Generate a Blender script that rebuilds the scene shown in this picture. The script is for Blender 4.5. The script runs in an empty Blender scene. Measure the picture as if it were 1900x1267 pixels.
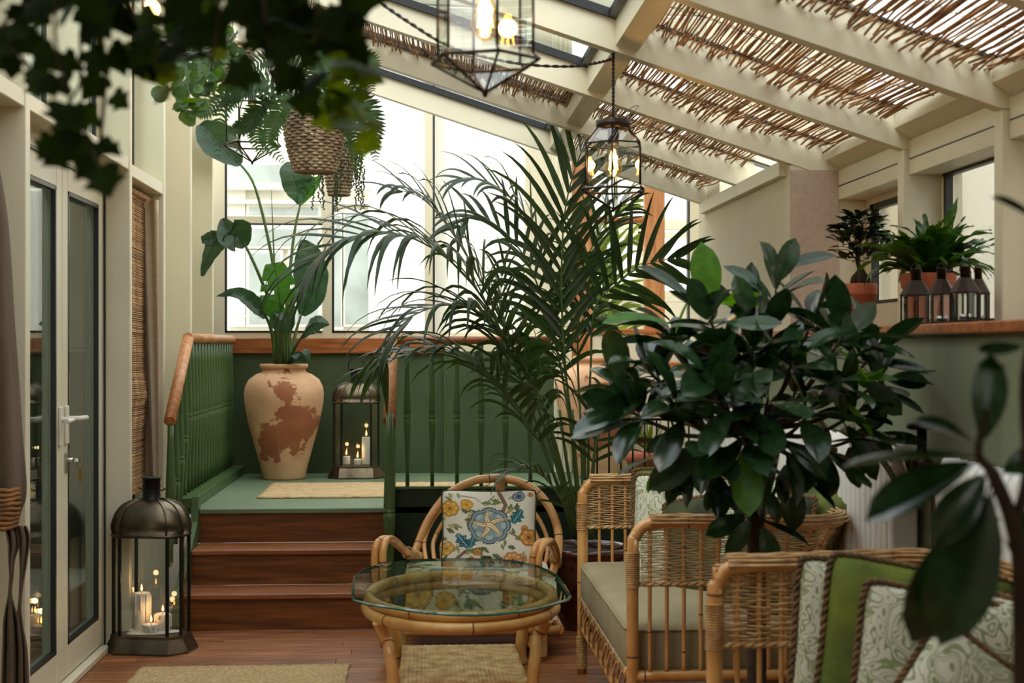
import bpy, math, random
from mathutils import Vector, Matrix, Quaternion
PI = math.pi
random.seed(11)
scene = bpy.context.scene
COL = scene.collection

# ------------------------------------------------------------------ camera, world, light, exposure
F, H, CX, HY, YAW = 2640.0, 1.31, 950.0, 644.0, math.atan(166/2640)
cam_d = bpy.data.cameras.new('camera'); cam = bpy.data.objects.new('camera', cam_d); COL.objects.link(cam)
cam.location = (0, 0, H); cam.rotation_euler = (PI/2, 0, -YAW)
cam_d.sensor_width = 36; cam_d.lens = 36*F/1900; cam_d.shift_y = (HY-633.5)/1900
cam_d.clip_start = .05; cam_d.clip_end = 200
cam_d.dof.use_dof = True; cam_d.dof.focus_distance = 6.6; cam_d.dof.aperture_fstop = 4.5
scene.camera = cam
vs = scene.view_settings
vs.view_transform = 'Standard'; vs.look = 'None'; vs.gamma = 1; vs.use_curve_mapping = False; vs.exposure = 0.12
scene.cycles.use_denoising = True
scene.cycles.max_bounces = 8; scene.cycles.transparent_max_bounces = 24
scene.cycles.diffuse_bounces = 4; scene.cycles.glossy_bounces = 4
scene.cycles.caustics_reflective = False; scene.cycles.caustics_refractive = False
scene.cycles.sample_clamp_indirect = 6
w = bpy.data.worlds.new('World'); scene.world = w; w.use_nodes = True
nt = w.node_tree; bg = nt.nodes['Background']
tc = nt.nodes.new('ShaderNodeTexCoord'); sep = nt.nodes.new('ShaderNodeSeparateXYZ'); cr = nt.nodes.new('ShaderNodeValToRGB')
nt.links.new(tc.outputs['Generated'], sep.inputs[0]); nt.links.new(sep.outputs['Z'], cr.inputs[0]); nt.links.new(cr.outputs[0], bg.inputs[0])
cr.color_ramp.elements[0].position = 0; cr.color_ramp.elements[0].color = (1.0, .965, .885, 1)
cr.color_ramp.elements[1].position = 1; cr.color_ramp.elements[1].color = (.96, .98, 1.0, 1)
bg.inputs[1].default_value = 3.1
sl = bpy.data.lights.new('sun', 'SUN'); sun = bpy.data.objects.new('sun', sl); COL.objects.link(sun)
sl.energy = 1.3; sl.angle = math.radians(35); sl.color = (1, .96, .9)
sun.rotation_euler = (math.radians(40), math.radians(-28), 0)

# ------------------------------------------------------------------ pixel -> world
_R = Vector((math.cos(YAW), -math.sin(YAW), 0)); _Fw = Vector((math.sin(YAW), math.cos(YAW), 0)); O = Vector((0, 0, H))
def ray(px, py): return _Fw + _R*((px-CX)/F) - Vector((0, 0, (py-HY)/F))
def atY(px, py, Y): d = ray(px, py); return O + d*(Y/d.y)
def atX(px, py, X): d = ray(px, py); return O + d*(X/d.x)
def atZ(px, py, z): d = ray(px, py); return O + d*((z-H)/d.z)

# ------------------------------------------------------------------ materials
def lin(c):
    return tuple(((v/255)/12.92 if v/255 <= .04045 else ((v/255+.055)/1.055)**2.4) for v in c)
def new_mat(name):
    m = bpy.data.materials.new(name); m.use_nodes = True
    return m, m.node_tree, m.node_tree.nodes['Principled BSDF']
def N(nt, t, **kw):
    n = nt.nodes.new(t)
    for k, v in kw.items(): setattr(n, k, v)
    return n
def coords(nt, stretch=(1, 1, 1), kind='Object'):
    tc = N(nt, 'ShaderNodeTexCoord'); mp = N(nt, 'ShaderNodeMapping'); mp.inputs['Scale'].default_value = stretch
    nt.links.new(tc.outputs[kind], mp.inputs[0]); return mp.outputs[0]
def pm(name, c, rough=.5, metal=0, var=.15, scale=6, bump=0., bscale=60, stretch=(1, 1, 1), c2=None, spec=.5, trans=0., coat=0., rnd=0., detail=4, lo=.3, hi=.7):
    """painted / grown surface: base colour broken up by noise, optional bump, optional translucency"""
    m, nt, b = new_mat(name); L = nt.links
    co = coords(nt, stretch)
    nz = N(nt, 'ShaderNodeTexNoise'); nz.inputs['Scale'].default_value = scale; nz.inputs['Detail'].default_value = detail
    L.new(co, nz.inputs['Vector'])
    rp = N(nt, 'ShaderNodeValToRGB'); L.new(nz.outputs['Fac'], rp.inputs[0])
    a = lin(c); d = lin(c2) if c2 else tuple(v*(1-var*1.6) for v in a)
    rp.color_ramp.elements[0].position = lo; rp.color_ramp.elements[1].position = hi
    rp.color_ramp.elements[0].color = (*d, 1); rp.color_ramp.elements[1].color = (*(v*(1+(var if not c2 else 0)) for v in a), 1)
    col = rp.outputs[0]
    if rnd:
        oi = N(nt, 'ShaderNodeObjectInfo'); hs = N(nt, 'ShaderNodeHueSaturation'); mr = N(nt, 'ShaderNodeMapRange')
        mr.inputs[3].default_value = 1-rnd; mr.inputs[4].default_value = 1+rnd
        L.new(oi.outputs['Random'], mr.inputs[0]); L.new(mr.outputs[0], hs.inputs['Value']); L.new(col, hs.inputs['Color']); col = hs.outputs[0]
    L.new(col, b.inputs['Base Color'])
    b.inputs['Roughness'].default_value = rough; b.inputs['Metallic'].default_value = metal
    b.inputs['Specular IOR Level'].default_value = spec
    if coat: b.inputs['Coat Weight'].default_value = coat; b.inputs['Coat Roughness'].default_value = .12
    if bump:
        n2 = N(nt, 'ShaderNodeTexNoise'); n2.inputs['Scale'].default_value = bscale; L.new(co, n2.inputs['Vector'])
        bp = N(nt, 'ShaderNodeBump'); bp.inputs['Strength'].default_value = bump; bp.inputs['Distance'].default_value = .01
        L.new(n2.outputs['Fac'], bp.inputs['Height']); L.new(bp.outputs[0], b.inputs['Normal'])
    if trans:
        tr = N(nt, 'ShaderNodeBsdfTranslucent'); mx = N(nt, 'ShaderNodeMixShader'); mx.inputs[0].default_value = trans
        hs2 = N(nt, 'ShaderNodeHueSaturation'); hs2.inputs['Saturation'].default_value = 1.2; hs2.inputs['Value'].default_value = 2.2; hs2.inputs['Hue'].default_value = .475
        L.new(col, hs2.inputs['Color']); L.new(hs2.outputs[0], tr.inputs[0])
        L.new(b.outputs[0], mx.inputs[1]); L.new(tr.outputs[0], mx.inputs[2])
        L.new(mx.outputs[0], nt.nodes['Material Output'].inputs[0])
    return m
def glass_mat(name, tint=(1, 1, 1), refl=.06, rough=0.0, edge=.5):
    m, nt, b = new_mat(name); nt.nodes.remove(b); L = nt.links
    t = N(nt, 'ShaderNodeBsdfTransparent'); t.inputs[0].default_value = (*tint, 1)
    g = N(nt, 'ShaderNodeBsdfGlossy'); g.inputs['Roughness'].default_value = rough
    lw = N(nt, 'ShaderNodeLayerWeight'); lw.inputs[0].default_value = .5
    pw = N(nt, 'ShaderNodeMath', operation='POWER'); pw.inputs[1].default_value = 5; L.new(lw.outputs['Facing'], pw.inputs[0])
    mr = N(nt, 'ShaderNodeMapRange'); mr.inputs[3].default_value = refl; mr.inputs[4].default_value = edge+.4
    mx = N(nt, 'ShaderNodeMixShader')
    L.new(pw.outputs[0], mr.inputs[0]); L.new(mr.outputs[0], mx.inputs[0]); L.new(t.outputs[0], mx.inputs[1]); L.new(g.outputs[0], mx.inputs[2])
    L.new(mx.outputs[0], nt.nodes['Material Output'].inputs[0]); return m
def emit_mat(name, c, s):
    m, nt, b = new_mat(name); nt.nodes.remove(b)
    e = N(nt, 'ShaderNodeEmission'); e.inputs[0].default_value = (*lin(c), 1); e.inputs[1].default_value = s
    nt.links.new(e.outputs[0], nt.nodes['Material Output'].inputs[0]); return m
def vcol_mat(name, rough=.85):
    m, nt, b = new_mat(name); a = N(nt, 'ShaderNodeVertexColor'); a.layer_name = 'Col'
    nt.links.new(a.outputs[0], b.inputs['Base Color']); b.inputs['Roughness'].default_value = rough; b.inputs['Specular IOR Level'].default_value = .2
    return m
def print_mat(name, ca, cb, cc, scale=9):
    """woven ornamental print: two sage tones with outlined meander shapes on off-white"""
    m, nt, b = new_mat(name); L = nt.links; co = coords(nt)
    w1 = N(nt, 'ShaderNodeTexNoise'); w1.inputs['Scale'].default_value = scale; w1.inputs['Detail'].default_value = 1; w1.inputs['Distortion'].default_value = 2.2; L.new(co, w1.inputs['Vector'])
    v = N(nt, 'ShaderNodeTexVoronoi'); v.inputs['Scale'].default_value = scale*1.1; v.distance = 'CHEBYCHEV'; L.new(co, v.inputs['Vector'])
    r1 = N(nt, 'ShaderNodeValToRGB'); r1.color_ramp.interpolation = 'CONSTANT'
    el = r1.color_ramp.elements; el[0].position = 0; el[0].color = (0, 0, 0, 1); el[1].position = .36; el[1].color = (1, 1, 1, 1)
    for p, c in ((.40, 0), (.44, 1), (.475, 0), (.53, 1), (.545, 0), (.6, 1), (.64, 0)):
        e = el.new(p); e.color = (c, c, c, 1)
    L.new(w1.outputs['Fac'], r1.inputs[0])
    mx = N(nt, 'ShaderNodeMix', data_type='RGBA'); L.new(r1.outputs[0], mx.inputs[0]); mx.inputs[6].default_value = (*lin(ca), 1); mx.inputs[7].default_value = (*lin(cb), 1)
    r2 = N(nt, 'ShaderNodeValToRGB'); r2.color_ramp.interpolation = 'CONSTANT'; e2 = r2.color_ramp.elements
    e2[0].position = 0; e2[0].color = (0, 0, 0, 1); e2[1].position = .62; e2[1].color = (1, 1, 1, 1)
    sp = N(nt, 'ShaderNodeSeparateColor'); L.new(v.outputs['Color'], sp.inputs[0]); L.new(sp.outputs[0], r2.inputs[0])
    mx2 = N(nt, 'ShaderNodeMix', data_type='RGBA'); L.new(r2.outputs[0], mx2.inputs[0]); L.new(mx.outputs[2], mx2.inputs[6]); 
    inv = N(nt, 'ShaderNodeMix', data_type='RGBA'); L.new(r1.outputs[0], inv.inputs[0]); inv.inputs[6].default_value = (*lin(cc), 1); inv.inputs[7].default_value = (*lin(ca), 1)
    L.new(inv.outputs[2], mx2.inputs[7]); L.new(mx2.outputs[2], b.inputs['Base Color'])
    b.inputs['Roughness'].default_value = .9; b.inputs['Specular IOR Level'].default_value = .2
    return m
def wood_mat(name, c, c2, rough=.45, stretch=(1.2, 14, 14), rnd=.15, bump=.15, coat=0):
    return pm(name, c, rough, c2=c2, scale=3.2, stretch=stretch, bump=bump, bscale=8, rnd=rnd, coat=coat, detail=7, lo=.35, hi=.68)

M = {}
M['cream'] = pm('cream painted frame', (216, 209, 182), .42, var=.03, scale=3)
M['cream_wall'] = pm('cream plaster', (214, 206, 182), .8, var=.05, scale=2)
M['pinkish'] = pm('rosy linen wallcovering', (186, 166, 148), .85, var=.06, scale=60)
M['white_plaster'] = pm('outside white render', (250, 250, 248), .9, var=.03, scale=1.5)
M['grey_plaster'] = pm('outside grey render', (218, 216, 208), .9, var=.03, scale=1.5)
M['ext_frame'] = pm('outside window frame', (240, 238, 226), .5, var=.03)
M['gasket'] = pm('black rubber gasket', (14, 17, 22), .4, var=.1)
M['glass'] = glass_mat('window glass', (.94, .95, .94), .03)
M['glass_door'] = glass_mat('door glass', (.80, .88, .85), .10)
M['dark_glass'] = pm('distant window glass', (176, 186, 184), .15, var=.2, scale=2)
M['roof_glass'] = glass_mat('roof glass', (.95, .98, 1.0), .03)
M['thin_glass'] = glass_mat('lantern glass', (.92, .95, .93), .11)
M['table_glass'] = glass_mat('table glass', (.88, .925, .865), .08, edge=.15)
M['glass_rim'] = pm('green glass edge', (20, 74, 60), .05, var=.2, spec=1)
M['green'] = pm('bottle green paint', (70, 96, 52), .34, var=.10, scale=7, bump=.05, bscale=30)
M['green_wall'] = pm('green painted boarding', (64, 82, 52), .45, var=.14, scale=2.2, bump=.05, bscale=20)
M['green_floor'] = pm('green painted deck', (104, 124, 94), .5, var=.10, scale=3, bump=.08, bscale=30)
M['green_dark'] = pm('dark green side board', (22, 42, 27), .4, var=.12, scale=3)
M['sage_wall'] = pm('sage green panelling', (120, 128, 102), .6, var=.10, scale=2, stretch=(4, 4, .7))
M['floor'] = wood_mat('oak floorboard', (168, 108, 64), (104, 60, 34), .38, (1.1, 11, 11), .26, .12)
M['step'] = wood_mat('red oak step', (136, 80, 38), (92, 50, 22), .42, (1.1, 16, 16), .10, .15)
M['tread'] = wood_mat('top-lit oak tread', (168, 104, 60), (118, 68, 36), .38, (1.1, 16, 16), .06, .12)  # lighter than the step wood: overhead light put into the colour
M['rail'] = wood_mat('orange oak rail', (206, 150, 100), (168, 108, 62), .4, (14, 1.2, 14), .05, .1)
M['rail_x'] = wood_mat('orange oak sill', (178, 106, 52), (124, 66, 30), .42, (1.2, 16, 16), .06, .1)
M['rail_z'] = wood_mat('orange oak post', (202, 142, 90), (164, 104, 60), .42, (16, 16, 1.2), .08, .1)
M['rattan'] = pm('rattan pole', (222, 170, 102), .32, var=.16, scale=9, stretch=(1, 1, 1), c2=(184, 124, 64), coat=.3)
M['rattan_dark'] = pm('rattan node', (118, 70, 34), .5, var=.2)
M['rattan_pale'] = pm('rattan binding', (214, 176, 118), .5, var=.15, scale=30, c2=(168, 122, 70))
M['weave'] = pm('rattan weave', (222, 190, 138), .5, var=.2, scale=24, c2=(172, 126, 76))
M['basket'] = pm('grey willow weave', (200, 180, 148), .7, var=.2, scale=30, c2=(128, 108, 84))
M['stick'] = pm('willow stick', (204, 162, 112), .75, var=.25, scale=12, c2=(128, 90, 56), rnd=.3)
M['shade'] = pm('light-blocking dark boarding', (58, 56, 46), .8, var=.1)  # dark so the unseen rear wall and roof bays hold back light
M['wire'] = pm('dark wire', (34, 26, 22), .5, metal=.4)
M['lead'] = pm('dark came', (44, 30, 22), .4, metal=.7, var=.2, scale=20)
M['iron'] = pm('aged lantern metal', (116, 104, 84), .30, metal=.85, var=.3, scale=9, c2=(62, 54, 42), bump=.1, bscale=20)
M['iron_dark'] = pm('black iron', (30, 27, 24), .45, metal=.6, var=.2)
M['wax'] = pm('candle wax', (236, 228, 216), .5, var=.03, trans=0)
M['flame'] = emit_mat('candle flame', (255, 176, 84), 14)
M['flame_core'] = emit_mat('flame heart', (255, 225, 160), 30)
M['filament'] = emit_mat('bulb filament', (255, 190, 100), 60)
M['bulb'] = glass_mat('amber bulb glass', (1, .80, .50), .1)
M['terracotta'] = pm('terracotta pot', (168, 92, 62), .8, var=.12, scale=14, bump=.2, bscale=60)
M['urn'] = None
M['glaze'] = pm('brown glazed pot', (66, 26, 14), .12, var=.3, scale=5, coat=.8)
M['soil'] = pm('potting soil', (34, 26, 18), .95, var=.3, scale=50, bump=.8)
M['jute'] = pm('jute rug', (208, 178, 128), .95, var=.2, scale=90, bump=.5, bscale=160, c2=(150, 122, 78))
M['jute_red'] = pm('flecked jute rug', (206, 180, 134), .95, scale=34, bump=.5, bscale=160, c2=(168, 118, 74), stretch=(.5, 3, 1), lo=.34, hi=.5)
M['linen'] = pm('taupe seat linen', (150, 138, 106), .9, var=.08, scale=5, bump=.15, bscale=180)
M['velvet'] = pm('olive velvet', (112, 128, 26), .75, var=.3, scale=9, c2=(58, 70, 14), bump=.4, bscale=7)
M['velvet_dark'] = pm('dark moss velvet', (66, 76, 24), .75, var=.3, scale=9, c2=(24, 30, 10), bump=.4, bscale=7)
M['piping'] = pm('brown twisted cord', (128, 92, 56), .8, var=.3, scale=60, c2=(74, 62, 40))
M['damask'] = print_mat('sage ornamental print', (204, 204, 184), (140, 146, 110), (150, 156, 122), 9)
M['taupe'] = pm('taupe curtain cloth', (104, 90, 74), .9, var=.15, scale=4, stretch=(6, 6, .6), bump=.2, bscale=14)
M['blind_cloth'] = pm('pale blind lining', (196, 180, 152), .9, var=.06, scale=4, stretch=(1, 1, 8))
M['rad'] = pm('white radiator enamel', (240, 240, 236), .28, var=.03)
M['bronze'] = pm('old bronze valve', (66, 42, 28), .35, metal=.8, var=.2)
M['chrome'] = pm('chrome', (200, 200, 196), .15, metal=1, var=.05)
M['white_plastic'] = pm('white handle', (222, 218, 206), .3, var=.02)
M['bark'] = pm('brown bark', (58, 42, 28), .9, var=.3, scale=30, bump=.6, bscale=60)
M['stem'] = pm('green stem', (74, 96, 46), .5, var=.15, scale=12)
M['leaf_ficus'] = pm('ficus leaf', (32, 58, 30), .22, var=.3, scale=5, trans=.10, rnd=.3, spec=.6)
M['leaf_ficus_new'] = pm('young ficus leaf', (66, 116, 34), .4, var=.2, scale=5, trans=.4, rnd=.2)
M['leaf_palm'] = pm('kentia leaflet', (38, 60, 28), .34, var=.25, scale=5, trans=.3, rnd=.35)
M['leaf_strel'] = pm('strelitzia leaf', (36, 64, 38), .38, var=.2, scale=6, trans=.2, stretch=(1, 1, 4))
M['leaf_strel_lit'] = pm('lit strelitzia leaf', (44, 96, 24), .4, var=.2, scale=6, trans=.45)  # lit copy of the leaf, brightness put into its colour
M['leaf_fern'] = pm('fern leaf', (46, 74, 28), .55, var=.2, scale=8, trans=.3, rnd=.3)
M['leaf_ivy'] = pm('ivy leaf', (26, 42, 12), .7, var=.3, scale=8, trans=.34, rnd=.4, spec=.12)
M['leaf_ivy_lit'] = pm('lit ivy leaf', (78, 104, 18), .6, var=.3, scale=8, trans=.4, rnd=.3)  # light on the ivy put into its colour; aloe and outside palm share it
M['leaf_round'] = pm('creeping fig leaf', (66, 96, 40), .5, var=.3, scale=8, trans=.3, rnd=.3)
M['pearls'] = pm('string of pearls', (52, 70, 36), .4, var=.2)
M['leaf_hart'] = pm('harts tongue leaf', (46, 84, 30), .36, var=.25, scale=8, trans=.25, rnd=.3)
M['leaf_bonsai'] = pm('bonsai leaf', (26, 44, 24), .35, var=.2, trans=.1, rnd=.3)
M['rope'] = pm('wicker tieback rope', (150, 104, 58), .8, var=.2, scale=20, c2=(86, 56, 30))
M['brass'] = pm('brass key', (160, 120, 60), .3, metal=1)
M['paving'] = pm('outside paving', (190, 188, 178), .9, var=.08, scale=2)

# worn terracotta of the tall urn
m, nt_, b_ = new_mat('worn terracotta urn'); L_ = nt_.links; co_ = coords(nt_)
n1 = N(nt_, 'ShaderNodeTexNoise'); n1.inputs['Scale'].default_value = 4.6; n1.inputs['Detail'].default_value = 9; n1.inputs['Roughness'].default_value = .62; L_.new(co_, n1.inputs['Vector'])
n2 = N(nt_, 'ShaderNodeTexNoise'); n2.inputs['Scale'].default_value = 6; n2.inputs['Detail'].default_value = 6; L_.new(co_, n2.inputs['Vector'])
r1 = N(nt_, 'ShaderNodeValToRGB'); e_ = r1.color_ramp.elements; e_[0].position = .40; e_[0].color = (*lin((158, 102, 72)), 1); e_[1].position = .415; e_[1].color = (*lin((214, 178, 144)), 1)
r2 = N(nt_, 'ShaderNodeValToRGB'); e_ = r2.color_ramp.elements; e_[0].position = .3; e_[0].color = (.72, .62, .52, 1); e_[1].position = .7; e_[1].color = (1.06, 1, .95, 1)
gm_ = N(nt_, 'ShaderNodeVectorMath', operation='SUBTRACT'); L_.new(co_, gm_.inputs[0]); gm_.inputs[1].default_value = (.05, -.22, .34)
gs_ = N(nt_, 'ShaderNodeVectorMath', operation='MULTIPLY'); L_.new(gm_.outputs[0], gs_.inputs[0]); gs_.inputs[1].default_value = (1.5, .6, 1.0)
gl_ = N(nt_, 'ShaderNodeVectorMath', operation='LENGTH'); L_.new(gs_.outputs[0], gl_.inputs[0])
ga_ = N(nt_, 'ShaderNodeMath', operation='MULTIPLY_ADD'); L_.new(n1.outputs['Fac'], ga_.inputs[0]); ga_.inputs[1].default_value = 1.9; L_.new(gl_.outputs['Value'], ga_.inputs[2])
gd_ = N(nt_, 'ShaderNodeMath', operation='MULTIPLY_ADD'); L_.new(ga_.outputs[0], gd_.inputs[0]); gd_.inputs[1].default_value = .5; gd_.inputs[2].default_value = -.155
L_.new(gd_.outputs[0], r1.inputs[0]); L_.new(n2.outputs['Fac'], r2.inputs[0])
mm = N(nt_, 'ShaderNodeMix', data_type='RGBA', blend_type='MULTIPLY'); mm.inputs[0].default_value = 1
L_.new(r1.outputs[0], mm.inputs[6]); L_.new(r2.outputs[0], mm.inputs[7]); L_.new(mm.outputs[2], b_.inputs['Base Color']); b_.inputs['Roughness'].default_value = .85
bp_ = N(nt_, 'ShaderNodeBump'); bp_.inputs['Strength'].default_value = .25; L_.new(n2.outputs['Fac'], bp_.inputs['Height']); L_.new(bp_.outputs[0], b_.inputs['Normal'])
M['urn'] = m

# ------------------------------------------------------------------ mesh building
def V(*a): return Vector(a)
def smooth_path(pts, n=6, closed=False):
    pts = [Vector(p) for p in pts]; out = []; k = len(pts)
    rng = k if closed else k-1
    for i in range(rng):
        if closed: p0, p1, p2, p3 = pts[(i-1) % k], pts[i], pts[(i+1) % k], pts[(i+2) % k]
        else: p0, p1, p2, p3 = pts[max(i-1, 0)], pts[i], pts[i+1], pts[min(i+2, k-1)]
        for j in range(n):
            t = j/n
            out.append(.5*((2*p1)+(-p0+p2)*t+(2*p0-5*p1+4*p2-p3)*t*t+(-p0+3*p1-3*p2+p3)*t**3))
    if not closed: out.append(pts[-1])
    return out
class MB:
    def __init__(s): s.v = []; s.f = []; s.m = []; s.sm = []
    def add(s, vs, fs, mi=0, sm=False):
        o = len(s.v); s.v += [Vector(v) for v in vs]
        for f in fs: s.f.append(tuple(i+o for i in f)); s.m.append(mi); s.sm.append(sm)
        return s
    def box(s, x0, x1, y0, y1, z0, z1, mi=0, b=0.0):
        if x0 > x1: x0, x1 = x1, x0
        if y0 > y1: y0, y1 = y1, y0
        if z0 > z1: z0, z1 = z1, z0
        b = min(b, .45*min(x1-x0, y1-y0, z1-z0))
        if b <= 0:
            vs = [(x, y, z) for z in (z0, z1) for y in (y0, y1) for x in (x0, x1)]
            return s.add(vs, [(0, 2, 3, 1), (4, 5, 7, 6), (0, 1, 5, 4), (2, 6, 7, 3), (0, 4, 6, 2), (1, 3, 7, 5)], mi)
        vs = []
        for z, e in ((z0, b), (z0+b, 0), (z1-b, 0), (z1, b)):
            c = 0 if e else 0
            a0, a1, c0, c1 = x0+e, x1-e, y0+e, y1-e
            if e: ring = [(a0, c0), (a1, c0), (a1, c1), (a0, c1)]; ring = [q for q in ring for _ in (0, 1)]
            else: ring = [(x0+b, y0), (x1-b, y0), (x1, y0+b), (x1, y1-b), (x1-b, y1), (x0+b, y1), (x0, y1-b), (x0, y0+b)]
            if e: ring = [(x0+b, y0+b), (x1-b, y0+b), (x1-b, y0+b), (x1-b, y1-b), (x1-b, y1-b), (x0+b, y1-b), (x0+b, y1-b), (x0+b, y0+b)]
            vs += [(x, y, z) for x, y in ring]
        fs = []
        for r in range(3):
            for i in range(8): j = (i+1) % 8; fs.append((r*8+i, r*8+j, r*8+8+j, r*8+8+i))
        fs.append((6, 4, 2, 0)); fs.append((24, 26, 28, 30))
        return s.add(vs, fs, mi)
    def hexa(s, p, mi=0):
        """8 corners: bottom 4 then top 4, both counter-clockwise"""
        return s.add(p, [(3, 2, 1, 0), (4, 5, 6, 7), (0, 1, 5, 4), (1, 2, 6, 5), (2, 3, 7, 6), (3, 0, 4, 7)], mi)
    def prism(s, poly, axis, a, b, mi=0):
        """poly: 2D points; extruded along axis 0/1/2 from a to b"""
        n = len(poly)
        def mk(p, c): q = [p[0], p[1]]; q.insert(axis, c); return q
        vs = [mk(p, a) for p in poly]+[mk(p, b) for p in poly]
        fs = [tuple(range(n))[::-1], tuple(range(n, 2*n))]+[(i, (i+1) % n, n+(i+1) % n, n+i) for i in range(n)]
        return s.add(vs, fs, mi)
    def tube(s, pts, r, n=8, closed=False, mi=0, nodes=None, node_mi=1, cap=True, flat=None):
        pts = [Vector(p) for p in pts]; k = len(pts)
        if k < 2: return s
        R = r if isinstance(r, (list, tuple)) else [r]*k
        if len(R) != k: R = [R[0]+(R[-1]-R[0])*i/(k-1) for i in range(k)]
        rows = []; nrm = None; mis = []
        for i in range(k):
            a = pts[(i-1) % k] if (closed or i > 0) else pts[i]; c = pts[(i+1) % k] if (closed or i < k-1) else pts[i]
            t = (c-a)
            if t.length < 1e-9: t = V(0, 0, 1)
            t.normalize()
            if nrm is None:
                nrm = t.orthogonal().normalized()
                if flat is not None: nrm = (Vector(flat)-t*t.dot(Vector(flat))).normalized()
            else:
                nrm = nrm-t*nrm.dot(t)
                nrm = nrm.normalized() if nrm.length > 1e-6 else t.orthogonal().normalized()
            bn = t.cross(nrm)
            rows.append([pts[i]+(nrm*math.cos(2*PI*j/n)+bn*math.sin(2*PI*j/n))*R[i] for j in range(n)])
        vs = [v for row in rows for v in row]; o = len(s.v); s.v += vs
        seglen = 0
        for i in range(k if closed else k-1):
            i2 = (i+1) % k
            for j in range(n):
                j2 = (j+1) % n
                s.f.append((o+i*n+j, o+i*n+j2, o+i2*n+j2, o+i2*n+j)); s.m.append(mi); s.sm.append(True)
        if cap and not closed:
            s.f.append(tuple(o+j for j in range(n))[::-1]); s.m.append(mi); s.sm.append(False)
            s.f.append(tuple(o+(k-1)*n+j for j in range(n))); s.m.append(mi); s.sm.append(False)
        if nodes:
            acc = nodes*random.uniform(.3, .9)
            for i in range(1, k):
                d = (pts[i]-pts[i-1]); L = d.length
                acc += L
                if acc >= nodes and L > 1e-6:
                    acc = 0; t = d.normalized(); c = pts[i]-d*.5; rr = R[i]*1.07
                    s.tube([c-t*.0025, c+t*.0025], rr, n, mi=node_mi)
        return s
    def lathe(s, prof, n=24, c=(0, 0, 0), mi=0, capb=True, capt=True, sm=True, ph=0):
        o = len(s.v); k = len(prof)
        for r, z in prof:
            for j in range(n):
                a = 2*PI*j/n+ph; s.v.append(V(c[0]+r*math.cos(a), c[1]+r*math.sin(a), c[2]+z))
        for i in range(k-1):
            for j in range(n):
                j2 = (j+1) % n; s.f.append((o+i*n+j, o+i*n+j2, o+(i+1)*n+j2, o+(i+1)*n+j)); s.m.append(mi); s.sm.append(sm)
        if capb: s.f.append(tuple(o+j for j in range(n))[::-1]); s.m.append(mi); s.sm.append(False)
        if capt: s.f.append(tuple(o+(k-1)*n+j for j in range(n))); s.m.append(mi); s.sm.append(False)
        return s
    def rings(s, rws, mi=0, sm=False, capb=True, capt=True):
        """loft through closed rings of equal count"""
        o = len(s.v); n = len(rws[0])
        for r in rws: s.v += [Vector(p) for p in r]
        for i in range(len(rws)-1):
            for j in range(n):
                j2 = (j+1) % n; s.f.append((o+i*n+j, o+i*n+j2, o+(i+1)*n+j2, o+(i+1)*n+j)); s.m.append(mi); s.sm.append(sm)
        if capb: s.f.append(tuple(o+j for j in range(n))[::-1]); s.m.append(mi); s.sm.append(False)
        if capt: s.f.append(tuple(o+(len(rws)-1)*n+j for j in range(n))); s.m.append(mi); s.sm.append(False)
        return s
    def mesh(s, name, mats):
        me = bpy.data.meshes.new(name); me.from_pydata([tuple(v) for v in s.v], [], s.f)
        for m in (mats if isinstance(mats, (list, tuple)) else [mats]): me.materials.append(m)
        me.polygons.foreach_set('material_index', s.m); me.polygons.foreach_set('use_smooth', s.sm)
        me.update(); return me
    def build(s, name, mats, parent=None, origin=None, world=False):
        """origin: where the object's own origin goes; world: the verts are world coordinates, parent is an unrotated thing"""
        off = V(0, 0, 0)
        if world and parent is not None: off = off_of(parent)
        org = Vector(origin) if origin is not None else V(0, 0, 0)
        loc = org-off if world else org
        if origin is not None: s.v = [v-org for v in s.v]
        elif world: s.v = [v-off for v in s.v]; loc = V(0, 0, 0)
        return link(name, s.mesh(name, mats), parent, loc)
def off_of(o):
    p = V(0, 0, 0)
    while o is not None: p += o.location; o = o.parent
    return p
def link(name, data, parent=None, loc=(0, 0, 0), mtx=None):
    o = bpy.data.objects.new(name, data); COL.objects.link(o)
    if parent is not None: o.parent = parent
    if mtx is not None: o.matrix_local = mtx
    else: o.location = loc
    return o
def tag(o, label, cat=None, group=None, kind=None):
    o['label'] = label
    if cat: o['category'] = cat
    if group: o['group'] = group
    if kind: o['kind'] = kind
    return o
def thing(name, label, cat, loc=(0, 0, 0), rz=0, group=None, kind=None):
    o = link(name, None, None, loc); o.rotation_euler = (0, 0, rz); o.empty_display_size = .05
    return tag(o, label, cat, group, kind)
def struct(o, label, cat): return tag(o, label, cat, kind='structure')
def copy_tree(o, parent=None):
    c = o.copy(); COL.objects.link(c); c.parent = parent
    for ch in o.children: copy_tree(ch, c)
    return c
# ------------------------------------------------------------------ the grid of the conservatory
XR, XL = 1.60, -1.27                      # inner faces of the posts
XRo, XLo = 1.76, -1.42                    # glazing planes
GY = [3.84+.812*k for k in range(-5, 7)]  # near faces of the posts and rafters
gi = lambda k: 3.84+.812*k                # A=0 B=1 C=2 D=3 E=4
ZR, SL = 1.97, .325                       # rafter foot, roof slope
RD, RT = .125, .055
zroof = lambda X: ZR+SL*(XR-X)
PZ = .512                                 # platform height
PFY = atZ(540, 943, PZ).y                 # platform front edge
BKY = atZ(600, 878, PZ).y                 # back wall
PXL, PXR = -1.22, .60

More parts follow.
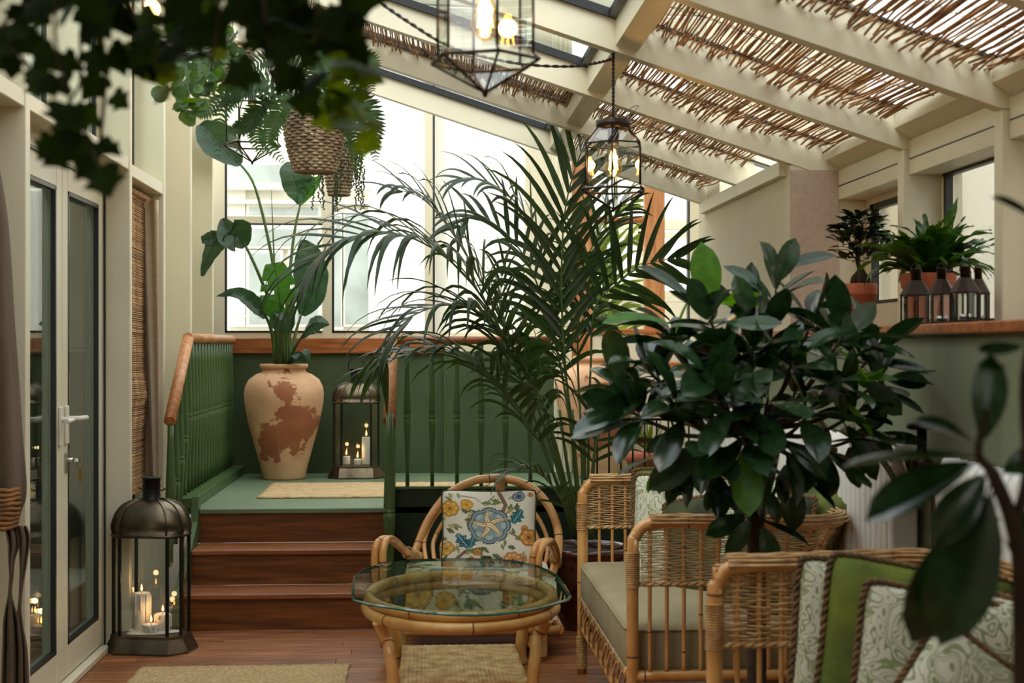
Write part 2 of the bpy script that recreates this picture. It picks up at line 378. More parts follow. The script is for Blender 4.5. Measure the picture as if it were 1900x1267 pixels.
# floor: sub floor and boards that run across the room
sub = MB().box(-1.9, 2.4, -1.6, 9.6, -.12, -.012).build('floor', M['floor']); struct(sub, 'brown oak boarded floor running across the room', 'floor')
bm_len = [.9, 1.2, 1.5]; bms = [MB().box(-l/2+.0008, l/2-.0008, -.0425, .0425, -.013, 0, b=.0012).mesh('floor_board', M['floor']) for l in bm_len]
y = 7.1
while y > 3.6:
    x = -1.5-random.uniform(0, .6)
    while x < 1.45:
        k = random.randrange(3); l = bm_len[k]
        link('floor_board', bms[k], sub, (x+l/2, y, random.uniform(-.0008, .0004))); x += l
    y -= .0862
MB().box(-1.5, 1.5, -1.5, y+.04, -.012, -.0005).build('floor_boarding', M['floor'], sub)
# enclosure behind the camera and outside ground
o = MB().box(-1.6, 2.0, -1.6, -1.5, 0, 3.4).build('wall_front', M['shade']); struct(o, 'wall behind the viewer, darkened to damp bounced light', 'wall')  # unseen wall, coloured dark to lower the bounced light
o = MB().box(-12, 14, -6, 22, -.3, -.125).build('ground', M['paving']); struct(o, 'pale paving outside the glass walls', 'ground')

# right wall: low sage wall, ledge, box-out, posts
o = MB().box(1.43, 1.9, -1.5, 7.25, 0, 1.3445).build('wall_right', M['sage_wall']); struct(o, 'sage green lower wall behind the white radiators', 'wall')
lp = [atX(1482, 626, 1.40).y, -1.5]
o = MB().box(1.395, 1.90, lp[1], 7.2, 1.345, 1.375, b=.004).build('window_ledge', M['rail_x']); struct(o, 'orange wooden ledge along the right hand wall', 'ledge')
bY0 = gi(2)+.0; bY1 = atX(1300, 450, 1.43).y
bo = MB().box(1.43, 1.9, bY0+.004, bY1, 1.376, 2.02).build('wall_pier', M['cream_wall']); struct(bo, 'cream plastered pier between the right windows and the far doorway', 'wall')
o = MB().box(1.432, 1.62, bY0-.006, bY0+.003, 1.376, 2.0).build('wall_covering', M['pinkish'], bo)
for k in range(-5, 3):
    y0 = gi(k)
    m = MB(); m.box(XR, XRo-.004, y0+.003, y0+.06, 1.376, ZR-.0005, b=.003)
    o = m.build('post_right', M['cream']); 
    struct(o, ['cream post at the right wall, %s' % t for t in ('behind the viewer', 'out of sight nearest the viewer', 'second from the viewer', 'third from the viewer', 'just outside the right edge', 'rightmost in the picture', 'just left of the window behind the ledge lanterns', 'beside the small ficus tree')][k+5], 'post')
# windows on the right
wlab = ['behind the viewer', 'beside the viewer', 'near the viewer', 'out of the picture at right', 'at the right picture edge', 'behind the leafy fern and lanterns', 'behind the small ficus tree']
for i, k in enumerate(range(-5, 2)):
    y0, y1 = gi(k)+.06, gi(k+1)
    m = MB(); X0, X1 = XRo-.03, XRo+.03
    w_ = .055 if k == 1 else .02
    zt = 1.90 if k != 1 else 1.86; zb = 1.376+(.10 if k == 1 else .01)
    m.box(X0, X1, y0, y0+w_, 1.376, ZR+.1); m.box(X0, X1, y1-w_*1.4, y1, 1.376, ZR+.1)
    m.box(X0-.002, X1, y0+w_, y1-w_, 1.376, zb); m.box(X0-.002, X1, y0+w_, y1-w_*1.4, zt, ZR+.1)
    fr = m.build('window_%d' % (i+1), M['cream']); struct(fr, 'cream framed side window ' + wlab[i], 'window')
    g = MB(); e = .012
    for a in ((y0+w_, y0+w_+e, zb, zt), (y1-w_*1.4-e-.01, y1-w_*1.4, zb, zt), (y0+w_, y1-w_, zb, zb+e), (y0+w_, y1-w_, zt-e-.012, zt)): g.box(X0-.004, X0+.02, *a)
    g.build('gasket', M['gasket'], fr)
    MB().box(XRo-.002, XRo+.002, y0+w_+e, y1-w_*1.4-e, zb+e, zt-e).build('window_pane', M['glass'], fr)
    # slanted header boards under the roof
    h = MB(); h.box(XR+.02, XRo-.02, y0, y1, ZR-.085, ZR-.035); h.box(XR+.02, XRo-.02, y0, y1, ZR-.03, ZR+.03); h.prism([(XR-.03, ZR+.07), (XR+.03, ZR+.031), (XRo+.02, ZR+.031), (XRo+.02, ZR+.075), (XR-.03, zroof(XR-.03)+RD-.002)], 1, y0+.002, y1-.002)
    h.build('header_board', M['cream'], fr)
    MB().box(XR+.018, XRo-.02, y0+.002, y1-.002, ZR-.034, ZR-.031).build('shadow_gap', M['gasket'], fr)

# rafters, purlins, roof glass
rn = ['far behind the viewer', 'behind the viewer', 'above the viewer', 'just before the viewer', 'nearest at the top of the picture', 'ending at the rightmost post', 'carrying the middle pendant lantern', 'ending beside the small ficus tree', 'ending on the cream pier', 'over the platform edge']
RD, RT = .125, .055
def rafter_geo(m, y0, xl, xr, z0=0., d=RD):
    a = zroof(xl)+z0; b = zroof(xr)+z0
    m.prism([(xl, a), (xr, b), (xr, b+d), (xl, a+d)], 1, y0, y0+RT)
for k in range(-5, 5):
    y0 = gi(k); xr = XRo if k < 3 else 1.43
    m = MB(); m.prism([(XL-.15, zroof(XL-.15)), (xr if k > 2 else XR, zroof(xr if k > 2 else XR)), (XRo, zroof(XR)) if k < 3 else (xr+.05, zroof(xr)), (XRo, zroof(XRo)+RD) if k < 3 else (xr+.05, zroof(xr)+RD), (XL-.15, zroof(XL-.15)+RD)], 1, y0, y0+RT)
    o = m.build('rafter', M['cream']); struct(o, 'cream sloping roof rafter ' + rn[k+5], 'rafter')
    g = MB(); g.prism([(XL-.15, zroof(XL-.15)+RD+.001), (1.7, zroof(1.7)+RD+.001), (1.7, zroof(1.7)+RD+.009), (XL-.15, zroof(XL-.15)+RD+.009)], 1, y0-.012, y0+RT+.012)
    g.build('glazing_bar', M['gasket'], o)
for k in range(-5, 4):
    y0, y1 = gi(k)+RT, gi(k+1)
    # purlin
    x = .67; m = MB(); z = zroof(x)
    m.prism([(x-.035, z+.02+SL*.035), (x+.035, z+.02-SL*.035), (x+.035, z+RD-SL*.035), (x-.035, z+RD+SL*.035)], 1, y0, y1)
    o = m.build('purlin', M['cream']); struct(o, 'short cream cross piece in the roof bay %s' % ('%s' % ['far behind', 'behind', 'above', 'before', 'just before', 'over the right foreground', 'left of the middle pendant cord', 'above the palm top', 'over the platform edge'][k+5]), 'purlin')
    gp = MB(); gp.prism([(XL-.15, zroof(XL-.15)+RD+.004), (1.75, zroof(1.75)+RD+.004), (1.75, zroof(1.75)+RD+.010), (XL-.15, zroof(XL-.15)+RD+.010)], 1, y0-.02, y1+.02)
    o2 = gp.build('roof_pane', M['roof_glass'], o) if k > -3 else gp.build('light_blocker', M['shade'], o)  # opaque boards added over the unseen rear bays to darken the foreground
    # thin frame of the opening light left of the purlin
    fl = MB()
    for (a, b, c, d) in ((-.62, x-.035, y0, y0+.018), (-.62, x-.035, y1-.018, y1), (x-.06, x-.035, y0, y1), (-.62, -.58, y0, y1)):
        fl.prism([(a, zroof(a)+RD-.022), (b, zroof(b)+RD-.022), (b, zroof(b)+RD), (a, zroof(a)+RD)], 1, c, d)
    fl.build('roof_light_frame', M['gasket'], o)
# eave beam on the left, eave piece over the pier
o = MB().box(XL-.2, XL-.02, -1.5, gi(4)+.06, zroof(XL)-.05, zroof(XL)+.16).build('beam_left', M['cream']); struct(o, 'cream eave beam high on the left', 'beam')
m = MB(); m.box(1.40, 1.62, gi(2)+.06, gi(4)+.06, 1.985, 2.04); o = m.build('beam_right', M['cream']); struct(o, 'cream eave beam on top of the pier', 'beam')
m = MB(); m.prism([(1.43, 2.04), (1.9, 2.04), (1.9, zroof(1.9)+RD+.01), (1.43, zroof(1.43)+RD-.01)], 1, gi(4)-.3, gi(4)+.05)
o = m.build('trim_1', M['cream']); struct(o, 'cream infill above the pier', 'trim')

# left wall: posts, transom, upper windows
pl = {-1: 'beside the viewer', -2: 'second from the viewer on the left', -3: 'third behind on the left', -4: 'far behind on the left', -5: 'behind the viewer on the left', 0: 'just outside the left picture edge', 1: 'at the left picture edge behind the taupe curtain', 2: 'above the middle of the glass doors', 3: 'between the glass doors and the reed blind', 4: 'right of the reed blind', 5: 'behind the left stair railing', 6: 'in the far left corner'}
LT = {k: (1 if k in (1, 3, 4, 5, 6, 0) else 1) for k in pl}
TZ = 2.08
def z_on(px, py, X): return atX(px, py, X).z
for k in range(-5, 7):
    y0 = gi(k)
    if 5 <= k: y0 = [0, 0][k-5]+gi(k)
    z0 = TZ if k == 2 else (0 if k < 5 else PZ)
    m = MB().box(XLo, XL, y0+.002, y0+.053, z0, zroof(XL)-.001 if k < 5 else 3.6, b=.003)
    o = m.build('post_left', M['cream']); struct(o, 'cream wall post ' + pl[k], 'post')
# transom above doors
for (a, b, lab, zz) in ((gi(1)+.055, gi(3), 'cream transom above the glass doors', TZ), (gi(3)+.055, gi(4), 'cream transom above the reed blind', TZ-.02), (gi(-1), gi(1), 'cream transom left of the picture', TZ)):
    o = MB().box(XLo-.02, XL-.004, a, b, zz, zz+.055, b=.003).build('transom', M['cream']); struct(o, lab, 'transom')
ul = ['above the viewer side', 'outside the left edge', 'over the near glass door', 'over the far glass door', 'over the reed blind', 'above the stair railing', 'in the far left corner']
for i, k in enumerate((-1, 0, 1, 2, 3, 4, 5)):
    y0, y1 = gi(k)+.055, gi(k+1); zb = TZ+.055 if k < 4 else (PZ+.95 if k == 5 else PZ+.0); zt = 2.9 if k < 4 else 3.5
    if k >= 4:
        o = MB().box(XLo-.03, XLo, y0, y1, 0, 3.5).build('wall_left', M['cream']); struct(o, 'cream wall panel ' + ul[i], 'wall'); continue
    m = MB(); w_ = .05
    m.box(XLo-.03, XLo+.01, y0, y0+.03, zb, zt); m.box(XLo-.03, XLo+.01, y1-.03, y1, zb, zt); m.box(XLo-.03, XLo+.01, y0, y1, zb, zb+.03)
    fr = m.build('window_%d' % (8+i), M['cream']); struct(fr, 'cream framed upper window ' + ul[i], 'window')
    g = MB(); g.box(XLo-.0, XLo+.014, y1-.055, y1-.03, zb+.03, zt); g.box(XLo-.0, XLo+.014, y0+.03, y0+.04, zb+.03, zt); g.build('gasket', M['gasket'], fr)
    MB().box(XLo-.012, XLo-.008, y0+.03, y1-.03, zb+.03, zt).build('window_pane', M['glass_door'], fr)
# left wall near the viewer (out of the picture)
o = MB().box(XLo-.1, XLo, -1.5, gi(1)-.0, 0, TZ).build('wall_left', M['cream_wall']); struct(o, 'cream wall left of the picture', 'wall')

# glass double doors on the left
dz = atZ(191, 1200, 0); DX = XLo+.02
ya, yb = gi(1)+.06, gi(3)-.005
o = MB().box(XLo-.03, XLo+.075, ya, yb, 0, .028, b=.004).build('door_sill', M['cream']); struct(o, 'cream raised sill under the glass doors', 'sill')
fz = 2.02
m = MB(); m.box(XLo-.03, XLo+.05, ya, yb, fz, TZ); m.box(XLo-.03, XLo+.05, ya, ya+.035, .028, fz); m.box(XLo-.03, XLo+.05, yb-.035, yb, .028, fz)
o = m.build('door_frame', M['cream']); struct(o, 'cream frame around the glass doors', 'frame')
MB().box(XLo+.05, XLo+.056, yb-.045, yb-.030, .028, fz).build('gasket', M['gasket'], o)
MB().box(XLo+.05, XLo+.056, ya, yb, fz-.012, fz).build('gasket', M['gasket'], o)
ym = atX(108, 800, XLo+.03).y
for n_, (a, b, lab) in enumerate(((ya+.038, ym-.003, 'glass door leaf nearer the taupe curtain'), (ym+.003, yb-.038, 'glass door leaf with the lever handle and keys'))):
    m = MB(); s_ = .085; x0, x1 = XLo-.01, XLo+.045; z0, z1 = .034, fz-.006
    m.box(x0, x1, a, a+s_, z0, z1, b=.004); m.box(x0, x1, b-s_, b, z0, z1, b=.004); m.box(x0, x1, a+s_, b-s_, z0, z0+.12, b=.004); m.box(x0, x1, a+s_, b-s_, z1-.10, z1, b=.004)
    d = m.build('door_%d' % (n_+1), M['cream']); struct(d, 'cream framed ' + lab, 'door')
    g = MB(); e = .014
    for q in ((a+s_, a+s_+e, z0+.12, z1-.1), (b-s_-e, b-s_, z0+.12, z1-.1), (a+s_, b-s_, z0+.12, z0+.12+e), (a+s_, b-s_, z1-.1-e, z1-.1)): g.box(x1-.018, x1+.001, *q)
    g.build('gasket', M['gasket'], d)
    MB().box(x1-.03, x1-.024, a+s_, b-s_, z0+.12, z1-.1).build('door_pane', M['glass_door'], d)
    hy = a+.045 if n_ else b-.045
    hz = atX(113, 778, x1).z
    h = MB(); h.box(x1, x1+.012, hy-.016, hy+.016, hz-.10, hz+.05, b=.004)
    h.tube(smooth_path([(x1+.01, hy, hz), (x1+.045, hy, hz), (x1+.055, hy+.02 if n_ else hy-.02, hz), (x1+.055, hy+(.11 if n_ else -.11), hz-.002)], 4), .010, 10)
    ho = h.build('door_handle', M['white_plastic'], d)
    if n_:
        kk = MB(); kk.lathe([(.013, 0), (.013, .012)], 12, (0, 0, 0)); kz = hz-.16
        q = MB(); q.box(x1, x1+.01, hy-.012, hy+.012, kz-.05, kz+.03, b=.003); q.tube([(x1, hy, kz), (x1+.03, hy, kz)], .009, 10); q.box(x1+.03, x1+.05, hy-.002, hy+.03, kz-.006, kz+.006)
        q.build('lock', M['chrome'], d)
        kk = MB(); kk.tube([(x1+.05+.012*math.sin(t*.6), hy+.022, kz-.022+.016*math.cos(t*.6)) for t in range(11)], .0016, 5); kk.box(x1+.045, x1+.057, hy+.02, hy+.024, kz-.085, kz-.035, b=.001)
        kk.build('key', M['brass'], d)
# panel under the reed blind window, low window frame
yb0, yb1 = gi(3)+.055, gi(4)
m = MB(); m.box(XLo-.03, XLo+.02, yb0, yb0+.05, .0, TZ-.02); m.box(XLo-.03, XLo+.02, yb1-.05, yb1, 0, TZ-.02); m.box(XLo-.03, XLo+.02, yb0, yb1, 0, .16); m.box(XLo-.03, XLo+.06, yb0, yb1, .16, .185)
fr = m.build('window_14', M['cream']); struct(fr, 'cream framed low window behind the reed blind', 'window')
g = MB().box(XLo-.005, XLo+.022, yb0+.05, yb0+.065, .185, TZ-.03); g.box(XLo-.005, XLo+.022, yb1-.065, yb1-.05, .185, TZ-.03); g.build('gasket', M['gasket'], fr)
MB().box(XLo-.012, XLo-.006, yb0+.05, yb1-.05, .185, TZ-.02).build('window_pane', M['glass_door'], fr)

# baseboards
o = MB().box(XLo, XL+.006, gi(3)-.004, gi(3)+.06, 0, .03).build('baseboard_left', M['cream']); struct(o, 'cream foot strip at the post beside the floor lantern', 'baseboard')

# reed blind: rolled head and the many reeds
bl = thing('reed_blind', 'brown reed blind hanging left of the stair railing', 'blind', (XLo+.05, (yb0+yb1)/2, TZ-.03))
m = MB(); 
sm_ = [MB().tube([(0, -.30, 0), (.003, -.1, .002), (-.002, .1, -.002), (0, .32, 0)], .0042, 5).mesh('reed', M['stick']) for _ in range(2)]
bx0 = XLo+.075
zz = TZ-.05; kz = 0
pts_prof = [(350, 0), (600, .002), (690, .006), (735, .028), (760, .012), (820, .002), (960, .004)]
while zz > .62:
    py = HY+(H-zz)*F/6.6
    off = 0
    for (p0, o0), (p1, o1) in zip(pts_prof, pts_prof[1:]):
        if p0 <= py <= p1: off = o0+(o1-o0)*(py-p0)/(p1-p0)
    if kz < 290: link('reed', sm_[kz % 2], bl, (bx0+off*.9+random.uniform(-.002, .002)-bl.location.x, random.uniform(-.006, .006)+.04, zz-bl.location.z))
    zz -= random.uniform(.0072, .0098); kz += 1
m = MB(); 
for j in range(9):
    m.tube([(.03+.012*math.cos(j*2.4), -.31, -.02+.012*math.sin(j*2.4)), (.03+.012*math.cos(j*2.4), .35, -.02+.012*math.sin(j*2.4))], .0045, 5)
m.build('rolled_head', M['stick'], bl)
# lining cloth with cord
l = thing('blind_lining', 'pale linen blind lining with a grey cord beside the reed blind', 'blind', (XLo+.12, yb1-.10, .6))
m = MB(); cols = 10; rows_ = 16
vsx = []; fs = []
for r in range(rows_+1):
    for c in range(cols+1):
        t = c/cols; vsx.append((-.052+.082*t, .010*math.sin(t*9+r*.25)-.03*t, -.05+r*(1.47/rows_)))
for r in range(rows_):
    for c in range(cols): i = r*(cols+1)+c; fs.append((i, i+1, i+cols+2, i+cols+1))
m.add(vsx, fs, 0, True); ob = m.build('cloth', M['blind_cloth'], l); sd = ob.modifiers.new('t', 'SOLIDIFY'); sd.thickness = .004
MB().tube(smooth_path([(-.035, -.04, 1.38), (-.03, -.04, 1.0), (-.012, -.05, .5), (.0, -.05, .05)], 4), [.0022, .0022, .0026, .004, .006, .008, .008, .008, .009, .009, .009, .009, .009][:13], 6).build('cord', M['taupe'], l)
# ------------------------------------------------------------------ platform, steps, railings
r1y = atZ(540, 1168, 0).y; td = (PFY+.02-r1y)/2
sx0 = -1.10; sx1 = atZ(719, 1100, .1).x+.0
PX0 = -1.24
for i in range(2):
    z1 = PZ/3*(i+1); ry = r1y+td*i
    st = MB().box(sx0, sx1, ry, ry+.018, z1-PZ/3+.0005, z1-.026).build('riser', M['step'])
    st.name = 'step'; struct(st, ['lowest red oak step of the platform stairs', 'middle red oak step of the platform stairs'][i], 'step')
    MB().box(sx0, sx1, ry-.022, ry+td+.0, z1-.026, z1, b=.005).build('tread', M['tread'], st)
st = MB().box(sx0, sx1, r1y+2*td, r1y+2*td+.018, PZ/3*2, PZ-.026).build('step', M['step']); struct(st, 'top red oak riser under the green platform', 'step')
pf = MB().box(PX0, 1.43, PFY+.03, BKY+.2, PZ-.03, PZ-.001).build('platform_floor', M['green_floor']); struct(pf, 'green painted raised platform floor', 'floor')
MB().box(sx0, sx1, PFY, PFY+.12, PZ-.026, PZ, b=.004).build('nosing', M['green_floor'], pf)
# side board under the right railing and body of the platform
o = MB().box(sx1+.012, 1.43, PFY+.03, PFY+.05, 0, .60, b=.003).build('platform_side_board', M['green_dark']); struct(o, 'dark green board closing the platform side behind the armchair', 'wall')
MB().box(sx1+.0, 1.43, PFY+.022, PFY+.075, .60, .612).build('cap_strip', M['green'], o)
MB().box(sx1+.002, sx1+.014, r1y-.02, PFY+.04, 0, .52).build('stringer', M['green'], o)
# left stringer
m = MB(); m.prism([(r1y-.10, 0), (PFY+.06, 0), (PFY+.06, PZ+.06), (PFY-.01, PZ+.06), (PFY-.04, PZ-.06), (r1y-.10, .17)], 0, sx0-.035, sx0-.0005)
o = m.build('stringer', M['green']); struct(o, 'green sloping stringer left of the steps', 'stringer')
o2 = MB().box(PX0-.03, sx0-.02, PFY+.0, BKY, PZ, PZ+.055, b=.004).build('curb', M['green'], o)
MB().box(-1.42, PX0+.0, 6.96, BKY, 0, PZ+.05).build('side_panel', M['cream'], o)

def baluster(z0, z1, zr, r=.019):
    """turned green baluster between z0 and z1 with a double bead at zr"""
    a = zr-z0; b = z1-zr
    p = [(r*.55, 0), (r*.58, a*.25), (r*.72, a*.55), (r*1.02, a-.05), (r*1.05, a-.018), (r*.86, a-.013), (r*1.04, a-.010), (r*1.04, a-.003), (r*.86, a+.001), (r*1.05, a+.012), (r*1.0, a+.04), (r*.95, a+b*.25), (r*.66, a+b*.7), (r*.58, a+b)]
    return MB().lathe(p, 12)
# right hand railing, turning from the stairs along the platform edge
zt = 1.355; RX = sx1+.018
rr = thing('platform_railing', 'green spindle railing with orange oak handrail right of the steps', 'railing', (RX, PFY+.05, 0))
ybr = PFY+.05
end = atY(1022, 627, ybr)
ztop = end.z-.012
h = MB(); h.tube([(0, 0, ztop), (end.x-RX, 0, ztop)], .021, 12); h.build('handrail', M['rail_x'], rr)
p1 = atX(736, 655, RX); b1 = atX(723, 782, RX)
h = MB(); h.tube([(0, .0, ztop), (0, -.03, ztop-.02), (0, b1.y-ybr, b1.z)], .031, 16); h.build('sloping_handrail', M['rail_z'], rr)
pxs = [756, 802, 848, 893, 938, 984]
zr = atY(800, 771, ybr).z
bme = baluster(0, ztop-.612, zr-.612, .0185).mesh('baluster', M['green'])
for px in pxs: link('baluster', bme, rr, (atY(px, 800, ybr).x-RX, 0, .612))
# newels standing on the stairs side
for (px, yy, z0, zt_, zr_, r) in ((727, r1y+.02, 0, 1.0, .55, .027), (738, PFY-.02, .0, 1.22, .66, .02), (742, ybr, 0, ztop-.01, .9, .02)):
    b = baluster(z0, zt_, zr_, r); b.build('newel', M['green'], rr, origin=(0, 0, 0)).location = (0, yy-ybr, z0)
# left railing
LX = -1.195
lr = thing('stair_railing', 'green spindle railing with orange oak handrail left of the steps', 'railing', (LX, PFY, PZ+.055))
def rl(z): return z-PZ-.055
top = atX(348, 623, LX); bot = atX(315, 782, LX); far = atY(441, 630, BKY-.02)
zt = top.z-.01
h = MB(); h.tube([(0, top.y-PFY, rl(zt)), (.0, far.y-PFY, rl(zt))], .026, 14); h.build('handrail', M['rail'], lr)
h = MB(); h.tube([(0, top.y-PFY+.02, rl(zt)), (0, bot.y-PFY, rl(bot.z))], .029, 14); h.build('sloping_handrail', M['rail_z'], lr)
n = 16; b0 = top.y+.03
lb = baluster(0, rl(zt)-.01, .40, .0195).mesh('baluster', M['green'])
for i in range(n): link('baluster', lb, lr, (0, b0+i*(BKY-.08-b0)/(n-1)-PFY, 0))
for i in range(4):
    yy = bot.y+.02+i*.13; zz_ = bot.z+(zt-bot.z)*(yy-bot.y)/(top.y-bot.y)-.01; z0 = -(.30-.09*i)
    baluster(0, rl(zz_)-z0, (rl(zz_)-z0)*.45, .0235).build('baluster', M['green'], lr, origin=(0, 0, 0)).location = (0, yy-PFY, z0)

# ------------------------------------------------------------------ back wall
def by(px, py, Y=None): return atY(px, py, Y or BKY)
zs0, zs1 = by(600, 656).z, by(600, 627).z
xl = -1.42; xc_ = by(825, 640).x; xr_ = by(1060, 640).x
o = MB().box(xl, xc_, BKY, BKY+.12, PZ, zs0).build('wall_back', M['green_wall']); struct(o, 'dark green low wall behind the urn and platform lantern', 'wall')
o = MB().box(PX0+.0, xc_, BKY-.035, BKY+.13, zs0, zs1, b=.004).build('trim_2', M['rail_x']); struct(o, 'orange oak sill board on the green back wall', 'sill')
zg = by(900, 652, BKY-.05).z
o = MB().box(xc_, xr_, BKY-.05, BKY+.12, PZ, zg).build('wall_back', M['green_wall']); struct(o, 'green low wall section right of the oak sill', 'wall')
MB().box(xc_-.004, xc_+.004, BKY-.055, BKY-.04, PZ, zg).build('edge_strip', M['green'], o)
MB().box(xc_, xr_, BKY-.045, BKY+.12, zg, zs1+.01).build('cream_band', M['cream'], o)
zt = 3.45
yw = BKY+.05
wf = thing('window_15', 'tall cream framed back window behind the strelitzia and palm', 'window', (0, yw, zs1), kind='structure')
zb_ = by(600, 617).z
def wbox(m, pxa, pxb, za, zb2, ya=0, yb_=.05): m.box(by(pxa, 600).x, by(pxb, 600).x, ya, yb_, za-zs1, zb2-zs1)
for (a, b) in ((372, 415), (597, 615), (788, 803), (976, 1026)):
    m = MB(); wbox(m, a, b, zs1, zt); m.build('mullion', M['cream'], wf)
m = MB(); wbox(m, 415, 976, zs1, zb_, .003, .047); m.build('bottom_rail', M['cream'], wf)
m = MB(); wbox(m, 415, 597, by(500, 413).z, by(500, 400).z, .003, .047); m.build('transom_bar', M['cream'], wf)
m = MB(); 
for a in (415, 615, 803): wbox(m, a, a+4, zb_, zt, -.001, .02)
for a, b in ((415, 597), (615, 788)): wbox(m, a, b, zb_, zb_+.012, -.001, .02)
wbox(m, 415, 597, by(500, 416).z, by(500, 413).z, -.001, .02)
m.build('gasket', M['gasket'], wf)
for a, b in ((417, 597), (617, 788), (805, 976)):
    m = MB(); wbox(m, a, b, zb_, zt, .024, .028); m.build('window_pane', M['glass'], wf)
# beaded board post
o = thing('beaded_post', 'cream beaded board post behind the palm crown', 'post', (by(1026, 600).x, BKY-.06, PZ), kind='structure')
w_ = (xr_-by(1026, 600).x)/4
for i in range(4): MB().box(i*w_+.002, (i+1)*w_-.002, 0, .1, 0, zt-PZ, b=.004).build('board', M['cream'], o)
MB().box(.001, 4*w_-.001, .006, .1, 0, zt-PZ).build('backing', M['cream'], o)
# orange timber framed glazed screen
og = thing('window_16', 'orange timber framed window between palm and cream pier', 'window', (xr_, yw, PZ), kind='structure')
def obox(pxa, pxb, pya, pyb, ya=0, yb_=.07, name='post', mt='rail_z'):
    a = by(pxa, pyb); b = by(pxb, pya)
    return MB().box(a.x-xr_, b.x-xr_, ya, yb_, a.z-PZ, b.z-PZ, b=.004).build(name, M[mt], og)
obox(1060, 1101, 150, 682); obox(1199, 1236, 150, 682)
obox(1101, 1199, 402, 411, .004, .066, name='rail', mt='rail_x'); obox(1062, 1279, 610, 620, -.006, .06, name='rail', mt='rail_x'); obox(1060, 1300, 672, 686, -.02, .09, name='sill_board', mt='rail_x')
obox(1281, 1300, 150, 900, -.02, .06, 'cream_jamb', 'cream'); obox(1279, 1282, 150, 900, -.021, .05, 'gasket', 'gasket')
obox(1062, 1279, 622, 671, .012, .05, 'pale_panel', 'cream_wall')
a = by(1060, 900); 
MB().box(a.x-xr_, by(1300, 800).x-xr_, .0, .05, 0, by(1100, 686).z-PZ).build('lower_panel', M['cream_wall'], og)
for a, b in ((1101, 1199), (1236, 1280)):
    p, q = by(a, 610), by(b, 150); MB().box(p.x-xr_, q.x-xr_, .02, .024, p.z-PZ, q.z-PZ).build('window_pane', M['glass'], og)
xj = by(1300, 600).x
o = MB().box(xj, 2.3, bY1, BKY+.15, 0, 3.4).build('wall_right', M['cream_wall']); struct(o, 'cream side wall beyond the pier', 'wall')
# raised roof over the platform (above the picture)
for k in range(5):
    yy = 7.2+k*.5
    m = MB(); m.prism([(-1.6, 3.45), (2.1, 3.35), (2.1, 3.45), (-1.6, 3.55)], 1, yy, yy+.05)
    o = m.build('rafter', M['cream']); struct(o, 'cream rafter of the raised roof over the platform', 'rafter'); o['group'] = 'rafters of the raised platform roof'
o = MB().box(-1.6, 2.1, 7.15, BKY+.2, 3.56, 3.565).build('roof_pane', M['roof_glass']); struct(o, 'glass of the raised roof over the platform', 'roof')
# gable above the last rafter
m = MB(); m.prism([(1.43, zroof(1.43)+RD), (2.0, zroof(1.43)+RD-.1), (2.0, 3.4), (1.43, 3.4)], 1, gi(4), gi(4)+.05); o = m.build('wall_gable', M['cream_wall']); struct(o, 'cream gable piece above the pier', 'wall')

# ------------------------------------------------------------------ outside
YO = 13.0
def ex(px, py, Y=YO): return atY(px, py, Y)
eb = thing('building', 'white rendered building outside the back window', 'building', (0, YO, -.12), kind='structure')
def ebox(m, pxa, pxb, pya, pyb, Y=YO, d=.3):
    a, b = ex(pxa, pyb, Y), ex(pxb, pya, Y); return m.box(a.x, b.x, Y-YO, Y-YO+d, a.z+.12, b.z+.12)
m = MB(); ebox(m, 684, 801, -120, 760); m.build('white_wall', M['white_plaster'], eb)
m = MB(); ebox(m, 801, 829, -120, 760, YO+.15); m.build('corner_shadow', M['grey_plaster'], eb)  # grey strip stands in for the shadow in the corner
m = MB(); ebox(m, 829, 1035, -120, 760, YO-.2); m.build('grey_wall', M['grey_plaster'], eb)
m = MB(); ebox(m, 1030, 1500, -120, 760, YO+.5); m.build('white_wall', M['white_plaster'], eb)
# facade with doors on the left
fa = thing('facade', 'pale facade with small windows and a white door outside the back window', 'building', (0, YO, -.12), kind='structure')
m = MB(); ebox(m, 300, 690, -120, 760, YO+.1); m.build('facade_wall', M['ext_frame'], fa)
for (a, b, c, d) in ((428, 523, 305, 338), (462, 590, 385, 398), (462, 590, 425, 455), (462, 520, 470, 600), (540, 590, 470, 600), (617, 632, 400, 605), (640, 684, 395, 600)):
    m = MB(); ebox(m, a-5, b+5, c-6, d+6, YO+.04, .1); f = m.build('window_frame', M['ext_frame'], fa)
    m = MB(); ebox(m, a, b, c, d, YO+.03, .02); m.build('pane', M['dark_glass'], f)
for (a, b, c, d, e) in ((300, 690, 345, 350, -.05), (422, 455, 300, 606, .05), (300, 690, 372, 376, -.02)):
    m = MB(); ebox(m, a, b, c, d, YO+e, .1); m.build('moulding', M['ext_frame'], fa)
m = MB(); p = ex(436, 588, YO); m.tube([(p.x, 0, p.z+.12), (p.x, -.06, p.z+.12), (p.x+.12, -.06, p.z+.12)], .012, 8); m.build('door_handle', M['white_plastic'], fa)
# beyond the orange window: a second glazed room
sr = thing('far_room', 'cream window wall seen through the orange framed window', 'building', (0, YO-.6, -.12), kind='structure')
def sbox(m, pxa, pxb, pya, pyb, Y, d=.08):
    a, b = ex(pxa, pyb, Y), ex(pxb, pya, Y); return m.box(a.x, b.x, Y-YO+.6, Y-YO+.6+d, a.z+.12, b.z+.12)
Ys = 11.2
for i, (a, b, c, d) in enumerate(((1040, 1330, 408, 424), (1040, 1330, 430, 440), (1040, 1330, 540, 560), (1184, 1200, 408, 560), (1040, 1330, 560, 690))):
    m = MB(); sbox(m, a, b, c, d, Ys+.0); m.build('rail' if i != 3 else 'stile', M['cream'] if i < 4 else M['cream_wall'], sr)
